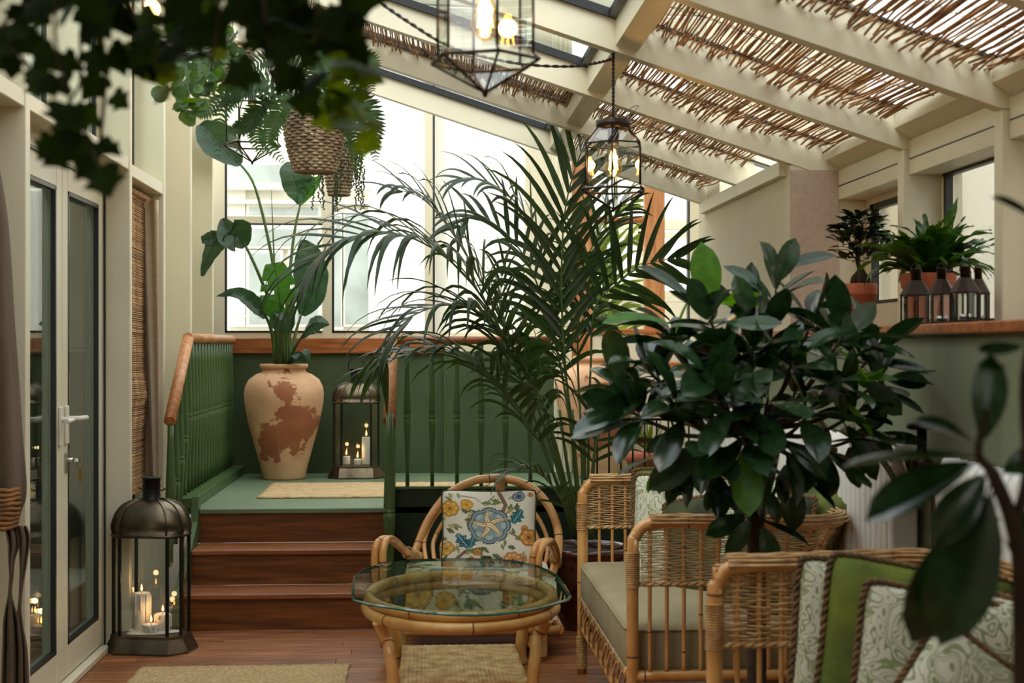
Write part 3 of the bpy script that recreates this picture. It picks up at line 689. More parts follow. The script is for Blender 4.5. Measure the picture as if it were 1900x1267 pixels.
# side garden wall beyond the glass doors and beyond the side windows
o = thing('garden_screen', 'pale boarded wall outside the glass doors', 'wall', (-3.4, 5.5, -.12), kind='structure')
bm_ = MB().box(-.02, .02, -.118, .118, 0, 3.2, b=.006).mesh('board', M['grey_plaster'])
for i in range(44): link('board', bm_, o, (0, -5.0+i*.24, 0))
MB().box(-.06, -.021, -5.2, 5.6, 0, 3.2).build('backing_wall', M['grey_plaster'], o)
pe = thing('passage_end', 'pale boarded end wall with dark reflection band seen through the glass doors', 'wall', (-3.4, 9.45, -.12), kind='structure')
bm_ = MB().box(-.1, .1, -.02, .02, 1.42, 2.45, b=.006).mesh('board', M['sage_wall'])
for i in range(8): link('board', bm_, pe, (.12+i*.215, 0, 0))
MB().box(0, 1.78, -.05, .02, 0, 1.40).build('reflection_band', M['green_dark'], pe); MB().box(0, 1.78, .021, .05, 0, 3.4).build('backing_wall', M['grey_plaster'], pe)  # dark lower band stands in for the reflection in the door glass
o = MB().box(3.0, 3.2, -2, 12, -.12, 2.5).build('wall_garden', M['grey_plaster']); struct(o, 'pale garden wall outside the right windows', 'wall')

o = MB().box(-3.4, -1.62, -5, 9.4, 2.34, 2.40).build('added_canopy', M['grey_plaster']); struct(o, 'added flat canopy dimming the light at the glass doors', 'roof')  # invented canopy, put in to dim the daylight from the left
# ------------------------------------------------------------------ willow stick mats under the roof glass
vr = []
for i in range(7):
    L = gi(1)-gi(0)-RT
    a = [random.uniform(-.002, .002) for _ in range(4)]; s_ = random.uniform(-.003, .003)
    pts = smooth_path([(a[0], L*.52, .012), (a[1], L*.2, -.004+s_*.5), (a[2], -L*.15, s_*.6), (a[3], -L*.47, -.002)], 2)
    vr.append(MB().tube(pts, [.0036+.0008*math.sin(q*2+i) for q in range(len(pts))], 5).mesh('willow_stick', M['stick']))
ml = {0: ('nearest bay of the right roof side', 240), -1: ('top right corner bay', 240), 1: ('bay behind the middle rafter', 240), 2: ('bay ending over the pier', 240), 3: ('last bay over the pier', 240), -2: ('bay above the viewer', 200)}
def mat_of(k, xa, xb, label, dens=.0094):
    yc = (gi(k)+RT+gi(k+1))/2
    t = thing('stick_mat', label, 'sun screen', ((xa+xb)/2, yc, zroof((xa+xb)/2)+.085))
    x = xa; n_ = 0
    while x < xb and n_ < 290:
        edge = min(1, (xb-x)/.16); 
        z = zroof(x)-t.location.z+.085+random.uniform(-.006, .006)+.012*math.sin(x*9+k)
        o = link('willow_stick', vr[random.randrange(7)], t, (x-t.location.x, random.uniform(-.012, .012), z))
        sc = random.uniform(.93, 1.0)
        o.rotation_euler = (random.uniform(-.012, .02), random.uniform(0, 6.28), random.uniform(-.012, .012)+.035*math.sin(x*5+k*2))
        o.scale = (1, sc, 1)
        x += dens*random.uniform(.78, 1.22); n_ += 1
    for yy in (-.02, .22):
        m = MB(); 
        for q in (0, .004):
            m.tube([(u-t.location.x, yy+q, zroof(u)-t.location.z+.085+.005*math.sin(u*300+q*800)+.010*math.sin(u*9+k)) for u in [xa+(xb-xa)*j/60 for j in range(61)]], .0012, 4)
        m.build('weaving_wire', M['wire'], t)
    return t
mat_of(-2, .71, 1.56, 'willow stick screen above the right foreground, out of sight')
mat_of(-1, .71, 1.58, 'willow stick screen in the top right corner of the roof')
mat_of(0, .71, 1.56, 'willow stick screen ending above the leafy window ledge plants')
mat_of(1, .71, 1.56, 'willow stick screen right of the middle pendant cord')
mat_of(2, .71, 1.42, 'willow stick screen just beyond the middle pendant lantern')
mat_of(3, .71, 1.42, 'farthest willow stick screen over the orange window')
mat_of(2, -.95, .63, 'willow stick screen left above the palm, behind the big pendant', .0096)
# ------------------------------------------------------------------ rugs
def rug(name, label, x0, x1, y0, y1, z, mat, rot=0, fr=True, gr=None):
    t = thing(name, label, 'rug', ((x0+x1)/2, (y0+y1)/2, z), rot); w_, d = (x1-x0)/2, (y1-y0)/2
    m = MB(); nx, ny = 60, 24; vs = []; fs = []
    for j in range(ny+1):
        for i in range(nx+1): vs.append((-w_+2*w_*i/nx+(.003*math.sin(j*1.9) if i in (0, nx) else 0), -d+2*d*j/ny+(.003*math.sin(i*1.3) if j in (0, ny) else 0), .008+.0012*math.sin(i*2.1+j*1.7)))
    for j in range(ny):
        for i in range(nx): a = j*(nx+1)+i; fs.append((a, a+1, a+nx+2, a+nx+1))
    m.add(vs, fs, 0, True); o = m.build('rug_weave', mat, t); s = o.modifiers.new('t', 'SOLIDIFY'); s.thickness = .007; s.offset = -1
    m = MB()
    for j in range(int(w_*2/.006)):
        x = -w_+j*.006
        for sy in (-1, 1): m.tube([(x, sy*d, .005), (x+random.uniform(-.004, .004), sy*(d+.010+random.uniform(0, .008)), .002)], .0014, 4)
    if fr: f = m.build('fringe', mat, t); f['kind'] = 'stuff'
    return t
a, b = atZ(262, 1240, 0), atZ(648, 1240, 0)
rug('jute_rug', 'pale jute rug on the oak floor at the bottom left', a.x, b.x, a.y-1.2, a.y, 0, M['jute'], fr=False)
a, b = atZ(473, 925, PZ), atZ(493, 893, PZ)
rug('jute_runner', 'red flecked jute runner on the green platform', a.x+.01, .58, a.y, a.y+.80, PZ, M['jute_red'])

# ------------------------------------------------------------------ candles
def candle(r, h, label, p, drip=0, group=None):
    t = thing('candle', label, 'candle', p, random.uniform(0, 6), group)
    m = MB(); prof = [(r*.96, 0), (r, .004), (r, h-.006), (r*.93, h), (r*.6, h-.004), (0.002, h-.006)]
    m.lathe(prof, 20, capt=False)
    if drip:
        for k in range(9): 
            a = k*.7+.2; L = random.uniform(.3, 1)*h
            m.tube([(r*math.cos(a), r*math.sin(a), h-.003), (r*1.08*math.cos(a), r*1.08*math.sin(a), h*.9), (r*1.1*math.cos(a), r*1.1*math.sin(a), h-L+.004)], [.003, .006, .005], 6)
    m.build('wax_body', M['wax'], t)
    m = MB().tube([(0, 0, h-.006), (.001, 0, h+.006), (.003, 0, h+.012)], .0013, 5); m.build('wick', M['iron_dark'], t)
    m = MB().lathe([(.001, 0), (.0040, .005), (.0046, .010), (.0034, .017), (.0014, .024), (.0004, .029)], 10, (.002, 0, h+.008)); m.build('flame', M['flame'], t)
    l = bpy.data.lights.new('candle_light', 'POINT'); l.energy = .08; l.color = (1, .62, .28); l.shadow_soft_size = .012
    link('candle_light', l, t, (.002, 0, h+.06))
    return t
def octo(w_, d, c, z, x0=0, y0=0):
    w_ /= 2; d /= 2
    return [(x0-w_+c, y0-d, z), (x0+w_-c, y0-d, z), (x0+w_, y0-d+c, z), (x0+w_, y0+d-c, z), (x0+w_-c, y0+d, z), (x0-w_+c, y0+d, z), (x0-w_, y0+d-c, z), (x0-w_, y0-d+c, z)]
def big_lantern(label, loc, rz, W, D, hb, hd, base_w, base_d, hc=.075, ring='down', c=.045):
    t = thing('lantern', label, 'lantern', loc, rz)
    zb = .075
    m = MB(); m.rings([octo(base_w, base_d, c*1.5, 0), octo(base_w, base_d, c*1.5, .008), octo(W+.02, D+.02, c, zb-.012), octo(W+.02, D+.02, c, zb), octo(W-.03, D-.03, c*.8, zb)]); m.build('base', M['iron'], t)
    P_ = octo(W, D, c, zb)
    for x, y, z in P_: MB().box(x-.006, x+.006, y-.006, y+.006, z, zb+hb).build('post', M['iron_dark'], t)
    for i in range(8):
        a, b = V(*P_[i]), V(*P_[(i+1) % 8]); n = (b-a).cross(V(0, 0, 1)).normalized()*.001
        m = MB(); m.add([a+n, b+n, b+n+V(0, 0, hb), a+n+V(0, 0, hb)], [(0, 1, 2, 3)]); m.build('pane', M['thin_glass'], t)
    z1 = zb+hb; rw = []
    rw += [octo(W+.016, D+.016, c, z1-.006), octo(W+.022, D+.022, c, z1+.006)]
    for k in range(9):
        u = k/8; s = .25+.75*math.cos(u*PI/2)**.8 if k < 8 else .27
        s = max(s, .27); bulge = 1.05 if 0 < k < 6 else 1
        zz_ = z1+.008+hd*math.sin(u*PI/2)
        rw.append(octo((W+.01)*s*bulge, (D+.01)*s*bulge, c*s*1.2, zz_))
    m = MB(); m.rings(rw, sm=True); m.build('dome', M['iron'], t)
    m = MB()
    for j in range(8): m.tube([Vector(r[j]) for r in rw[2:]], .0042, 6)
    m.build('dome_seam', M['iron'], t)
    zc = z1+.008+hd; m = MB(); rc = W*.125
    m.lathe([(rc*1.15, -.012), (rc*1.1, 0), (rc, .004), (rc, hc), (rc*1.12, hc+.003), (rc*1.12, hc+.009), (rc*.6, hc+.008)], 18, (0, 0, zc)); m.build('chimney', M['iron_dark'], t)
    m = MB()
    for a in range(14):
        for q in range(3): A = a*2*PI/14; m.lathe([(.004, 0), (.0035, .003)], 6, (rc*math.cos(A), rc*math.sin(A), zc+.015+q*.02))
    m.build('pierced_hole', M['gasket'], t)
    R = rc*1.5
    if ring == 'up': pts = [(R*math.sin(a)*.95, 0, zc+hc-.02+R*.9-R*1.1*math.cos(a)) for a in [PI*.18+i*(PI*1.64)/24 for i in range(25)]]
    else: pts = [(R*math.cos(a), -R*.9*abs(math.sin(a))-.004 if False else R*1.1*math.sin(a), zc+hc*.55-.3*R*math.sin(a)) for a in [i*PI/16 for i in range(17)]]
    m = MB().tube(pts, .0028, 6); m.build('ring_handle', M['iron_dark'], t)
    return t
# floor lantern beside the glass doors
lc = atZ(281, 1205, 0); LPW = .30
big_lantern('large aged metal lantern standing on the floor beside the stairs', (lc.x, lc.y, 0), math.radians(-10), .300, .19, .425, .145, .375, .26, .085)
lz = .078
candle(.034, .165, 'tall dripping white candle in the floor lantern', (lc.x-.045, lc.y+.02, lz+.001), 1)
candle(.031, .075, 'short white candle at the right in the floor lantern', (lc.x+.045, lc.y+.015, lz+.001), 1)
candle(.028, .040, 'smallest white candle melting low in the floor lantern', (lc.x+.004, lc.y-.035, lz+.001), 1)
m = MB(); n = 26; vs = []
for j in range(n):
    a = 2*PI*j/n; r = 1+.16*math.sin(a*3+1)+.1*math.sin(a*5); vs.append((.115*r*math.cos(a), .068*r*math.sin(a), 0))
m.rings([vs, [(x*.97, y*.97, .004) for x, y, z in vs], [(x*.8, y*.8, .006) for x, y, z in vs]], sm=True)
o = m.build('wax_puddle', M['wax']); o.location = (lc.x-.005, lc.y, lz-.0015); o.rotation_euler = (0, 0, -.15); tag(o, 'spread pool of white wax under the floor lantern candles', 'wax')
# platform lantern
lc = atZ(661, 889, PZ); lc.y += .135; lc.x = atY(661, 800, lc.y).x
big_lantern('aged metal lantern on the green platform beside the urn', (lc.x, lc.y, PZ), math.radians(2), .27, .20, .385, .115, .345, .27, .075, 'up')
z_ = PZ+.078
candle(.026, .168, 'tall white pillar candle in the platform lantern', (atY(679, 800, lc.y).x, lc.y+.01, z_))
candle(.022, .052, 'small white candle at the left in the platform lantern', (atY(643, 800, lc.y).x, lc.y, z_))
candle(.022, .036, 'lowest white candle between the others in the platform lantern', (atY(664, 800, lc.y).x, lc.y-.02, z_))

# ------------------------------------------------------------------ urns
def urn(label, px, pyb, Y, Wpx, Hpx, cx=0):
    c = atY(px, pyb, Y); s = Y/F; R = Wpx*s/2; Hh = Hpx*s
    t = thing('terracotta_urn', label, 'urn', (c.x, Y, PZ))
    prof = [(.52, 0), (.535, .02), (.60, .12), (.74, .30), (.90, .50), (.985, .66), (1.0, .74), (.975, .80), (.88, .865), (.70, .91), (.555, .93), (.535, .95), (.56, .962), (.60, .968), (.605, .992), (.58, 1.0), (.50, 1.0), (.48, .98), (.47, .93), (.55, .88)]
    m = MB().lathe([(a*R, b*Hh) for a, b in prof], 64, capt=False); m.build('body', M['urn'], t)
    MB().lathe([(R*.47, 0), (R*.2, .012), (.002, .014)], 24, (0, 0, Hh*.945), capb=False, capt=False).build('soil', M['soil'], t)
    return t, c.x, Hh
UY = atZ(528, 893, PZ).y+.18
_, ux, uh = urn('tall weathered terracotta urn on the green platform beside the lantern', 527, 893, UY, 146, 211)
urn('pinkish terracotta urn standing behind the palm stems', 1112, 893, BKY-.36, 165, 225)

# ------------------------------------------------------------------ rattan furniture helpers
RM = [M['rattan'], M['rattan_dark'], M['rattan_pale']]
def pole(m, pts, r, n=10, nodes=.22, sub=6, closed=False):
    return m.tube(smooth_path(pts, sub, closed) if sub else pts, r, n, closed, nodes=nodes)
def wrap(m, p0, p1, r, pitch=.0045, mi=2):
    """binding: close turns of cane round a pole between two points"""
    p0, p1 = Vector(p0), Vector(p1); L = (p1-p0).length; k = max(2, int(L/pitch)); t = (p1-p0).normalized(); a = t.orthogonal().normalized(); b = t.cross(a)
    pts = [p0+t*(L*i/(k*8))+(a*math.cos(2*PI*i/8)+b*math.sin(2*PI*i/8))*r for i in range(k*8+1)]
    return m.tube(pts, pitch*.5, 4, mi=mi)

# glass topped coffee table
zg = .46
op = [(702, 1044), (741, 1038), (781, 1034.5), (855, 1033), (929, 1034.5), (966, 1039), (998, 1046), (1018, 1054), (1035, 1064), (1049, 1082), (1061, 1102), (1054, 1110), (1002, 1125), (965, 1131), (923, 1136), (880, 1138), (837, 1137), (786, 1133), (739, 1126), (683, 1118), (656, 1111), (651, 1104), (653, 1083), (656, 1065), (676, 1052)]
out = [atZ(px, py, zg) for px, py in op][::-1]
tcx = sum(p.x for p in out)/len(out); tcy = sum(p.y for p in out)/len(out); TC = V(tcx, tcy, 0)
ct = thing('coffee_table', 'oval rattan coffee table with green glass top before the armchair', 'table', TC)
ring2 = lambda s, z: [((p.x-tcx)*s, (p.y-tcy)*s, z) for p in out]
m = MB(); m.rings([ring2(.975, zg-.014), ring2(1, zg-.012), ring2(1, zg-.006), ring2(.95, zg)], capb=True, capt=True)
m2 = MB(); m2.rings([ring2(.972, zg-.0135), ring2(1, zg-.011), ring2(1, zg-.006), ring2(.985, zg-.003)], capb=False, capt=False)
m3 = MB(); m3.add(ring2(.985, zg-.003), [tuple(range(len(out)))]);
m3.add(ring2(.965, zg-.013), [tuple(range(len(out)))[::-1]])
gtop = m3.build('glass_top', M['table_glass'], ct); m2.build('glass_edge', M['glass_rim'], ct)
ecx = atZ(853, 1090, .42).x-tcx; ey0, ey1 = atZ(852, 1150, .42).y, out[0].y
a_w = (atZ(1030, 1100, .42).x-atZ(674, 1100, .42).x)/2*.97; 
yc = tcy-.02; a_d = yc-atZ(852, 1149, .42).y
def ell(z, s, n=40, y0=0): return [(ecx+a_w*s*math.cos(2*PI*i/n), yc-tcy+a_d*s*math.sin(2*PI*i/n)+y0, z) for i in range(n)]
m = MB(); m.tube(ell(zg-.014-.021, .975), .019, 12, True, nodes=.33); m.build('upper_ring', RM, ct)
m = MB(); m.tube(ell(zg-.014-.058, 1.0), .021, 12, True, nodes=.33); m.build('lower_ring', RM, ct)
sz = .165
fx = [(-.30, 1), (.30, 1)]
for sx in (-1, 1):
    for sy in (-1, 1):
        A = 2*PI*(.25*.62); ax, ay = ecx+sx*a_w*.88*math.sin(A+.12), sy*a_d*.86*math.cos(A-.28)*1.15+yc-tcy
        top_ = V(ecx+sx*a_w*.86, yc-tcy+sy*a_d*.56, zg-.08); sh = V(ecx+sx*.235, yc-tcy+sy*.30, sz); ft = V(ecx+sx*.27, yc-tcy+sy*.34, .0)
        m = MB(); pole(m, [top_, top_+V(-sx*.03, -sy*.015, -.06), (top_+sh)*.5+V(-sx*.015, 0, 0), sh, sh*.6+ft*.4+V(0, 0, -.03), ft], .021)
        m.build('leg', RM, ct)
SW, SD = .215, .30
m = MB(); q = [(ecx-SW, yc-tcy-SD), (ecx+SW, yc-tcy-SD), (ecx+SW*.93, yc-tcy+SD), (ecx-SW*.93, yc-tcy+SD)]
for i in range(4): m.tube([(*q[i], sz), (*q[(i+1) % 4], sz)], .014, 10, nodes=.25)
for i in range(4): 
    for e in (.0, .92): wrap(m, V(*q[i], sz).lerp(V(*q[(i+1) % 4], sz), e), V(*q[i], sz).lerp(V(*q[(i+1) % 4], sz), e+.08), .016)
m.build('shelf_frame', RM, ct)
m = MB(); n = 58; nr = 84
for i in range(n):
    x = -SW+.012+(2*SW-.024)*i/(n-1); m.tube([(ecx+x, yc-tcy-SD, sz+.011+.0014*(i % 2)), (ecx+x*.94, yc-tcy+SD, sz+.011+.0014*(i % 2))], .0030, 4)
for j in range(nr):
    y = -SD+2*SD*j/(nr-1); m.tube([(ecx-SW+2*SW*i/29, yc-tcy+y, sz+.013+.003*(1 if (i+j) % 2 else -1)) for i in range(30)], .0027, 4)
o = m.build('woven_shelf', M['weave'], ct); o['kind'] = 'stuff'

# rattan armchair
AC = V(atY(900, 1000, 6.25).x, 6.25, 0)
ac = thing('rattan_armchair', 'low rattan hoop armchair with floral seat behind the glass table', 'armchair', AC)
def cy(px, py, Y): return atY(px, py, Y)-AC
hoop = [(752, 1092, 6.30), (762, 1055, 6.42), (775, 1012, 6.52), (797, 962, 6.60), (832, 917, 6.66), (876, 893, 6.70), (905, 888, 6.70), (942, 889, 6.70), (985, 904, 6.67), (1016, 936, 6.62), (1034, 978, 6.55), (1036, 1020, 6.46), (1026, 1060, 6.36), (1016, 1092, 6.28)]
m = MB(); pole(m, [cy(*p) for p in hoop], .0200, 12, .24); m.build('back_hoop', RM, ac)
m = MB()
for i, (sx_, sc) in enumerate(((-1, .86), (-1, .74), (-1, .62), (1, .86), (1, .74), (1, .62), (-1, .50), (1, .50))):
    cxp = 902
    tp = (cxp+sx_*10, 893, 6.68)
    w_ = 134*sc
    pts = [(cxp+sx_*w_*.35, 905+ (1-sc)*110, 6.68), (cxp+sx_*w_*.74, 930+(1-sc)*120, 6.64), (cxp+sx_*w_*.97, 985+(1-sc)*60, 6.56), (cxp+sx_*w_*.98, 1030, 6.46), (cxp+sx_*w_*.86, 1085, 6.34)]
    pole(m, [cy(*p) for p in pts], .0105, 8, .2)
m.build('back_rib', RM, ac)
m = MB(); pole(m, [cy(928, 888, 6.675), cy(928, 940, 6.66), cy(928, 1090, 6.5)], .016, 8); wrap(m, cy(928, 884, 6.665), cy(928, 910, 6.665), .021); m.build('centre_spine', RM, ac)
for sx_ in (0, 1):
    m = MB()
    for q in (0, 1):
        if sx_ == 0: pts = [(772+q*4, 1034, 6.46), (752+q*3, 1024, 6.32), (728+q*6, 1004, 6.12), (714+q*8, 999, 6.02), (700+q*14, 1008, 5.94), (695+q*15, 1032, 5.92), (697+q*15, 1080, 5.93), (704+q*14, 1150, 5.94), (712+q*10, 1200, 5.96)]
        else: pts = [(1030-q*2, 1046, 6.46), (1034-q*4, 1032, 6.32), (1028-q*6, 1010, 6.12), (1020-q*9, 1004, 6.02), (1008-q*12, 1012, 5.94), (1000-q*12, 1036, 5.92), (999-q*14, 1080, 5.93), (992-q*14, 1150, 5.94), (985-q*14, 1200, 5.96)]
        pole(m, [cy(*p) for p in pts], .0155, 10, .25)
    p = (756, 1025, 6.35) if sx_ == 0 else (1031, 1030, 6.35); p2 = (776, 1034, 6.47) if sx_ == 0 else (1031, 1046, 6.47)
    wrap(m, cy(*p), cy(*p2), .026, .006)
    m.build('arm', RM, ac)
m = MB(); 
zb = .125
for (a, b) in ((( -.36, -.30), (.30, -.30)), ((-.33, .30), (.30, .30)), ((-.36, -.30), (-.33, .30)), ((.30, -.30), (.30, .30))): m.tube([(*a, zb), (*b, zb)], .020, 10, nodes=.22)
m.build('seat_frame', RM, ac)
for x, y in ((-.36, -.30), (.22, -.33), (-.33, .28), (.27, .28)):
    m = MB(); m.tube([(x, y, 0), (x, y, .16)], .022, 10); wrap(m, (x, y, .02), (x, y, .15), .024, .006); m.build('leg', RM, ac)

# ------------------------------------------------------------------ cushions
import numpy as np
rng = np.random.default_rng(5)
def cushion_mesh(name, w_, h, t, n, mat, colf=None, corner=.10, wr=.0):
    """soft square cushion lying in XZ, thickness along Y; front is -Y"""
    vs = []; fs = []; side = []
    def P(u, v, s):
        pin = 1-corner*(abs(u*v))**2.2*.0
        e = ((1-min(1, abs(u))**3.2)*(1-min(1, abs(v))**3.2))
        th = t/2*max(e, 0)**.55
        ux = u*(1-corner*(1-abs(v)**2)*.9 if False else 1-corner*(1-v*v)*.55); vz = v*(1-corner*(1-u*u)*.55)
        rr = 1-.06*(abs(u)**6)*(abs(v)**6)
        q = wr*(math.sin(u*7+v*3)*math.cos(v*6-u*2))*e
        return (ux*w_/2*rr, s*(th+q*t), vz*h/2*rr)
    for s in (-1, 1):
        o = len(vs)
        for j in range(n+1):
            for i in range(n+1): vs.append(P(2*i/n-1, 2*j/n-1, s))
        for j in range(n):
            for i in range(n):
                a = o+j*(n+1)+i; q = (a, a+1, a+n+2, a+n+1); fs.append(q if s < 0 else q[::-1])
    m = MB(); m.add(vs, fs, 0, True); me = m.mesh(name, mat)
    if colf is not None:
        u = np.tile(np.linspace(-1, 1, n+1), n+1); v = np.repeat(np.linspace(-1, 1, n+1), n+1)
        c = colf(u, v); c = np.concatenate([c, c]); al = np.ones((len(c), 1)); ca = me.color_attributes.new('Col', 'FLOAT_COLOR', 'POINT')
        ca.data.foreach_set('color', np.concatenate([c, al], 1).astype(np.float32).ravel())
    edge = [P(-1+2*i/24, -1, 1) for i in range(24)]+[P(1, -1+2*i/24, 1) for i in range(24)]+[P(1-2*i/24, 1, 1) for i in range(24)]+[P(-1, 1-2*i/24, 1) for i in range(24)]
    return me, [V(p[0], 0, p[2]) for p in edge]
def cushion(label, cat_name, w_, h, t, loc, rot, mat, n=26, cord=None, colf=None, group=None, wr=.0, corner=.10):
    th = thing(cat_name, label, 'cushion', loc, 0, group); th.rotation_euler = rot
    me, edge = cushion_mesh('cover', w_, h, t, n, mat, colf, corner, wr); link('cover', me, th)
    if cord:
        pe = smooth_path(edge, 3, True); k = len(pe); m = MB()
        for ph in (0, PI):
            pts = []
            for i, p in enumerate(pe):
                tn = (pe[(i+1) % k]-pe[i-1]).normalized(); nn = V(0, 1, 0); b = tn.cross(nn); a = i*2*PI/6+ph
                pts.append(p*1.012+(nn*math.cos(a)+b*math.sin(a))*.0045)
            m.tube(pts, .0052, 6, True)
        m.build('piping', cord, th)
    return th

# painter for the floral chintz
def floral(seed):
    r = np.random.default_rng(seed)
    C = lambda c: np.array(lin(c))
    def f(u, v):
        col = np.tile(C((222, 216, 198)), (len(u), 1))
        def put(mask, c): col[mask] = C(c)
        def leaf(x, y, L, W, ang, c, vein):
            ca, sa = math.cos(ang), math.sin(ang); a = ((u-x)*ca+(v-y)*sa)/L; b = (-(u-x)*sa+(v-y)*ca)/W
            lobes = 1+.28*np.sin(a*22)
            mk = (a > 0) & (a < 1) & (np.abs(b) < np.sin(np.clip(a, 0, 1)*PI)**.8*lobes)
            put(mk, c); put(mk & ((np.abs(b) < .08) | (np.abs(np.sin(a*16-np.abs(b)*5)) < .22)), vein)
        def flower(x, y, R, c1, c2, c3, k, ph=0):
            d = np.hypot(u-x, v-y); a = np.arctan2(v-y, u-x)+ph; sc = R*(1+.10*np.abs(np.cos(a*k/2)))
            put(d < sc, c1); put((d < sc) & (d > sc*.93), c3); put((d < sc*.80) & (np.cos(a*k) > -.2), c2); put((np.abs(d-sc*.8) < R*.03), c3); put((d < sc*.55), c1); put(d < R*.22, c3)
        def branch(pts, w_):
            pts = np.array(pts); 
            for (x0, y0), (x1, y1) in zip(pts[:-1], pts[1:]):
                dx, dy = x1-x0, y1-y0; t = np.clip(((u-x0)*dx+(v-y0)*dy)/(dx*dx+dy*dy), 0, 1); d = np.hypot(u-x0-t*dx, v-y0-t*dy)
                put(d < w_, (112, 78, 66)); put(d < w_*.35, (150, 112, 92))
        branch([(-.95, -.95), (-.5, -.55), (-.2, -.5), (-.1, -.9)], .035); branch([(.2, .95), (.35, .6), (.28, .4)], .04); branch([(.45, -.1), (.7, -.25), (.95, -.3)], .022); branch([(-.1, .6), (-.3, .8), (-.6, .85)], .012); branch([(-.1, .6), (.1, .85)], .012)
        for _ in range(64): leaf(r.uniform(-1, .9), r.uniform(-1, .9), r.uniform(.14, .26), r.uniform(.03, .06), r.uniform(0, 6.28), [(126, 138, 84), (168, 166, 112), (96, 112, 84), (196, 186, 140)][r.integers(4)], (70, 84, 60))
        for _ in range(9): flower(r.uniform(-.95, .95), r.uniform(-.95, .95), r.uniform(.05, .085), (190, 128, 66), (216, 166, 92), (130, 84, 52), 5, r.uniform(0, 6))
        flower(.0, .08, .43, (136, 156, 160), (168, 184, 184), (80, 92, 98), 8)
        d = np.hypot(u, v-.08); put((d > .46) & (d < .475) & (np.sin(np.arctan2(v-.08, u)*40) > 0), (60, 70, 60))
        for k in range(5):
            an = k*2*PI/5+.35; ca, sa = math.cos(an), math.sin(an); a = (u*ca+(v-.10)*sa)/.42; b = (-u*sa+(v-.10)*ca)/.075-.6*np.sin(a*3.2)
            mk = (a > 0) & (a < 1) & (np.abs(b) < (1-a)**.7+.08); put(mk, (232, 218, 184)); put(mk & (np.abs(b) > (1-a)**.7*.72), (150, 118, 70)); put(mk & (np.abs(b) < .12), (196, 150, 84))
        leaf(.50, .12, .42, .13, 1.05, (28, 92, 100), (130, 170, 170)); leaf(-.42, -.50, .50, .12, 2.2, (36, 86, 100), (150, 184, 190)); leaf(-.40, -.48, .3, .09, 1.4, (36, 96, 96), (120, 160, 160))
        flower(.86, -.20, .20, (196, 140, 72), (222, 176, 104), (132, 84, 50), 6); flower(-.84, .52, .19, (212, 160, 70), (232, 190, 110), (150, 106, 56), 7); flower(-.48, .62, .13, (210, 158, 64), (224, 176, 84), (168, 116, 50), 3)
        flower(.5, -.78, .20, (204, 148, 92), (226, 190, 140), (150, 92, 60), 9); flower(.62, .82, .13, (96, 104, 120), (190, 196, 200), (60, 66, 84), 14); flower(-.05, -.82, .14, (70, 96, 66), (54, 72, 52), (30, 44, 34), 6)
        flower(-.92, -.45, .16, (206, 160, 80), (226, 186, 110), (150, 110, 56), 5)
        return col
    return f
pc = cy(908, 992, 6.30); 
fl = vcol_mat('floral chintz')
pil = cushion('floral chintz pillow with a blue flower on the rattan armchair', 'floral_pillow', .435, .37, .15, tuple(AC+pc+V(0, .03, .015)), (math.radians(-13), 0, math.radians(-2)), fl, n=170, colf=floral(3), corner=.12)
me, edge = cushion_mesh('x', .435, .37, .15, 8, fl, None, .12); m = MB(); m.tube(smooth_path([p*1.004 for p in edge], 2, True), .0045, 6, True); m.build('piping', M['velvet_dark'], pil)
# seat cushion: thick boxed
m = MB(); nx, ny = 120, 34
W2, y0c, y1c, z0c, z1c = .315, -.33, .26, .155, .345
n = 90
path = [(y1c, z0c+.02)]+[(y1c, z1c-.03)]+[(y1c-.03, z1c)]+[(y1c-.03-(y1c-y0c-.08)*i/40, z1c+.006*math.sin(i*.3)) for i in range(1, 41)]+[(y0c+.03, z1c-.006), (y0c+.010, z1c-.02)]+[(y0c, z1c-.035-(z1c-z0c-.05)*i/24) for i in range(25)]+[(y0c+.02, z0c)]
vs = []; fs = []; k = len(path); L = [0]
for (a, b), (c, d) in zip(path, path[1:]): L.append(L[-1]+math.hypot(c-a, d-b))
for j, (py_, pz_) in enumerate(path):
    for i in range(n+1):
        u = 2*i/n-1; e = 1-abs(u)**10*.10; vs.append((u*W2, py_, z0c+(pz_-z0c)*e))
for j in range(k-1):
    for i in range(n): a = j*(n+1)+i; fs.append((a, a+1, a+n+2, a+n+1))
m.add(vs, fs, 0, True); m.add([vs[j*(n+1)] for j in range(k)], [tuple(range(k))]); m.add([vs[j*(n+1)+n] for j in range(k)], [tuple(range(k))[::-1]])
me = m.mesh('seat_cushion', fl)
uu = np.array([v.x/W2 for v in m.v]); ll = np.zeros(len(m.v)); 
for j in range(k): ll[j*(n+1):(j+1)*(n+1)] = L[j]/.31
ll[k*(n+1):k*(n+1)+k] = np.array(L)/.31; ll[k*(n+1)+k:] = np.array(L)/.31
cc = floral(8)(uu*1.0, ((ll+1) % 2)-1); ca = me.color_attributes.new('Col', 'FLOAT_COLOR', 'POINT'); ca.data.foreach_set('color', np.concatenate([cc, np.ones((len(cc), 1))], 1).astype(np.float32).ravel())
sc_ = link('seat_cushion', me, None, AC+V(-.03, 0, 0)); tag(sc_, 'floral chintz seat cushion of the rattan armchair', 'cushion')

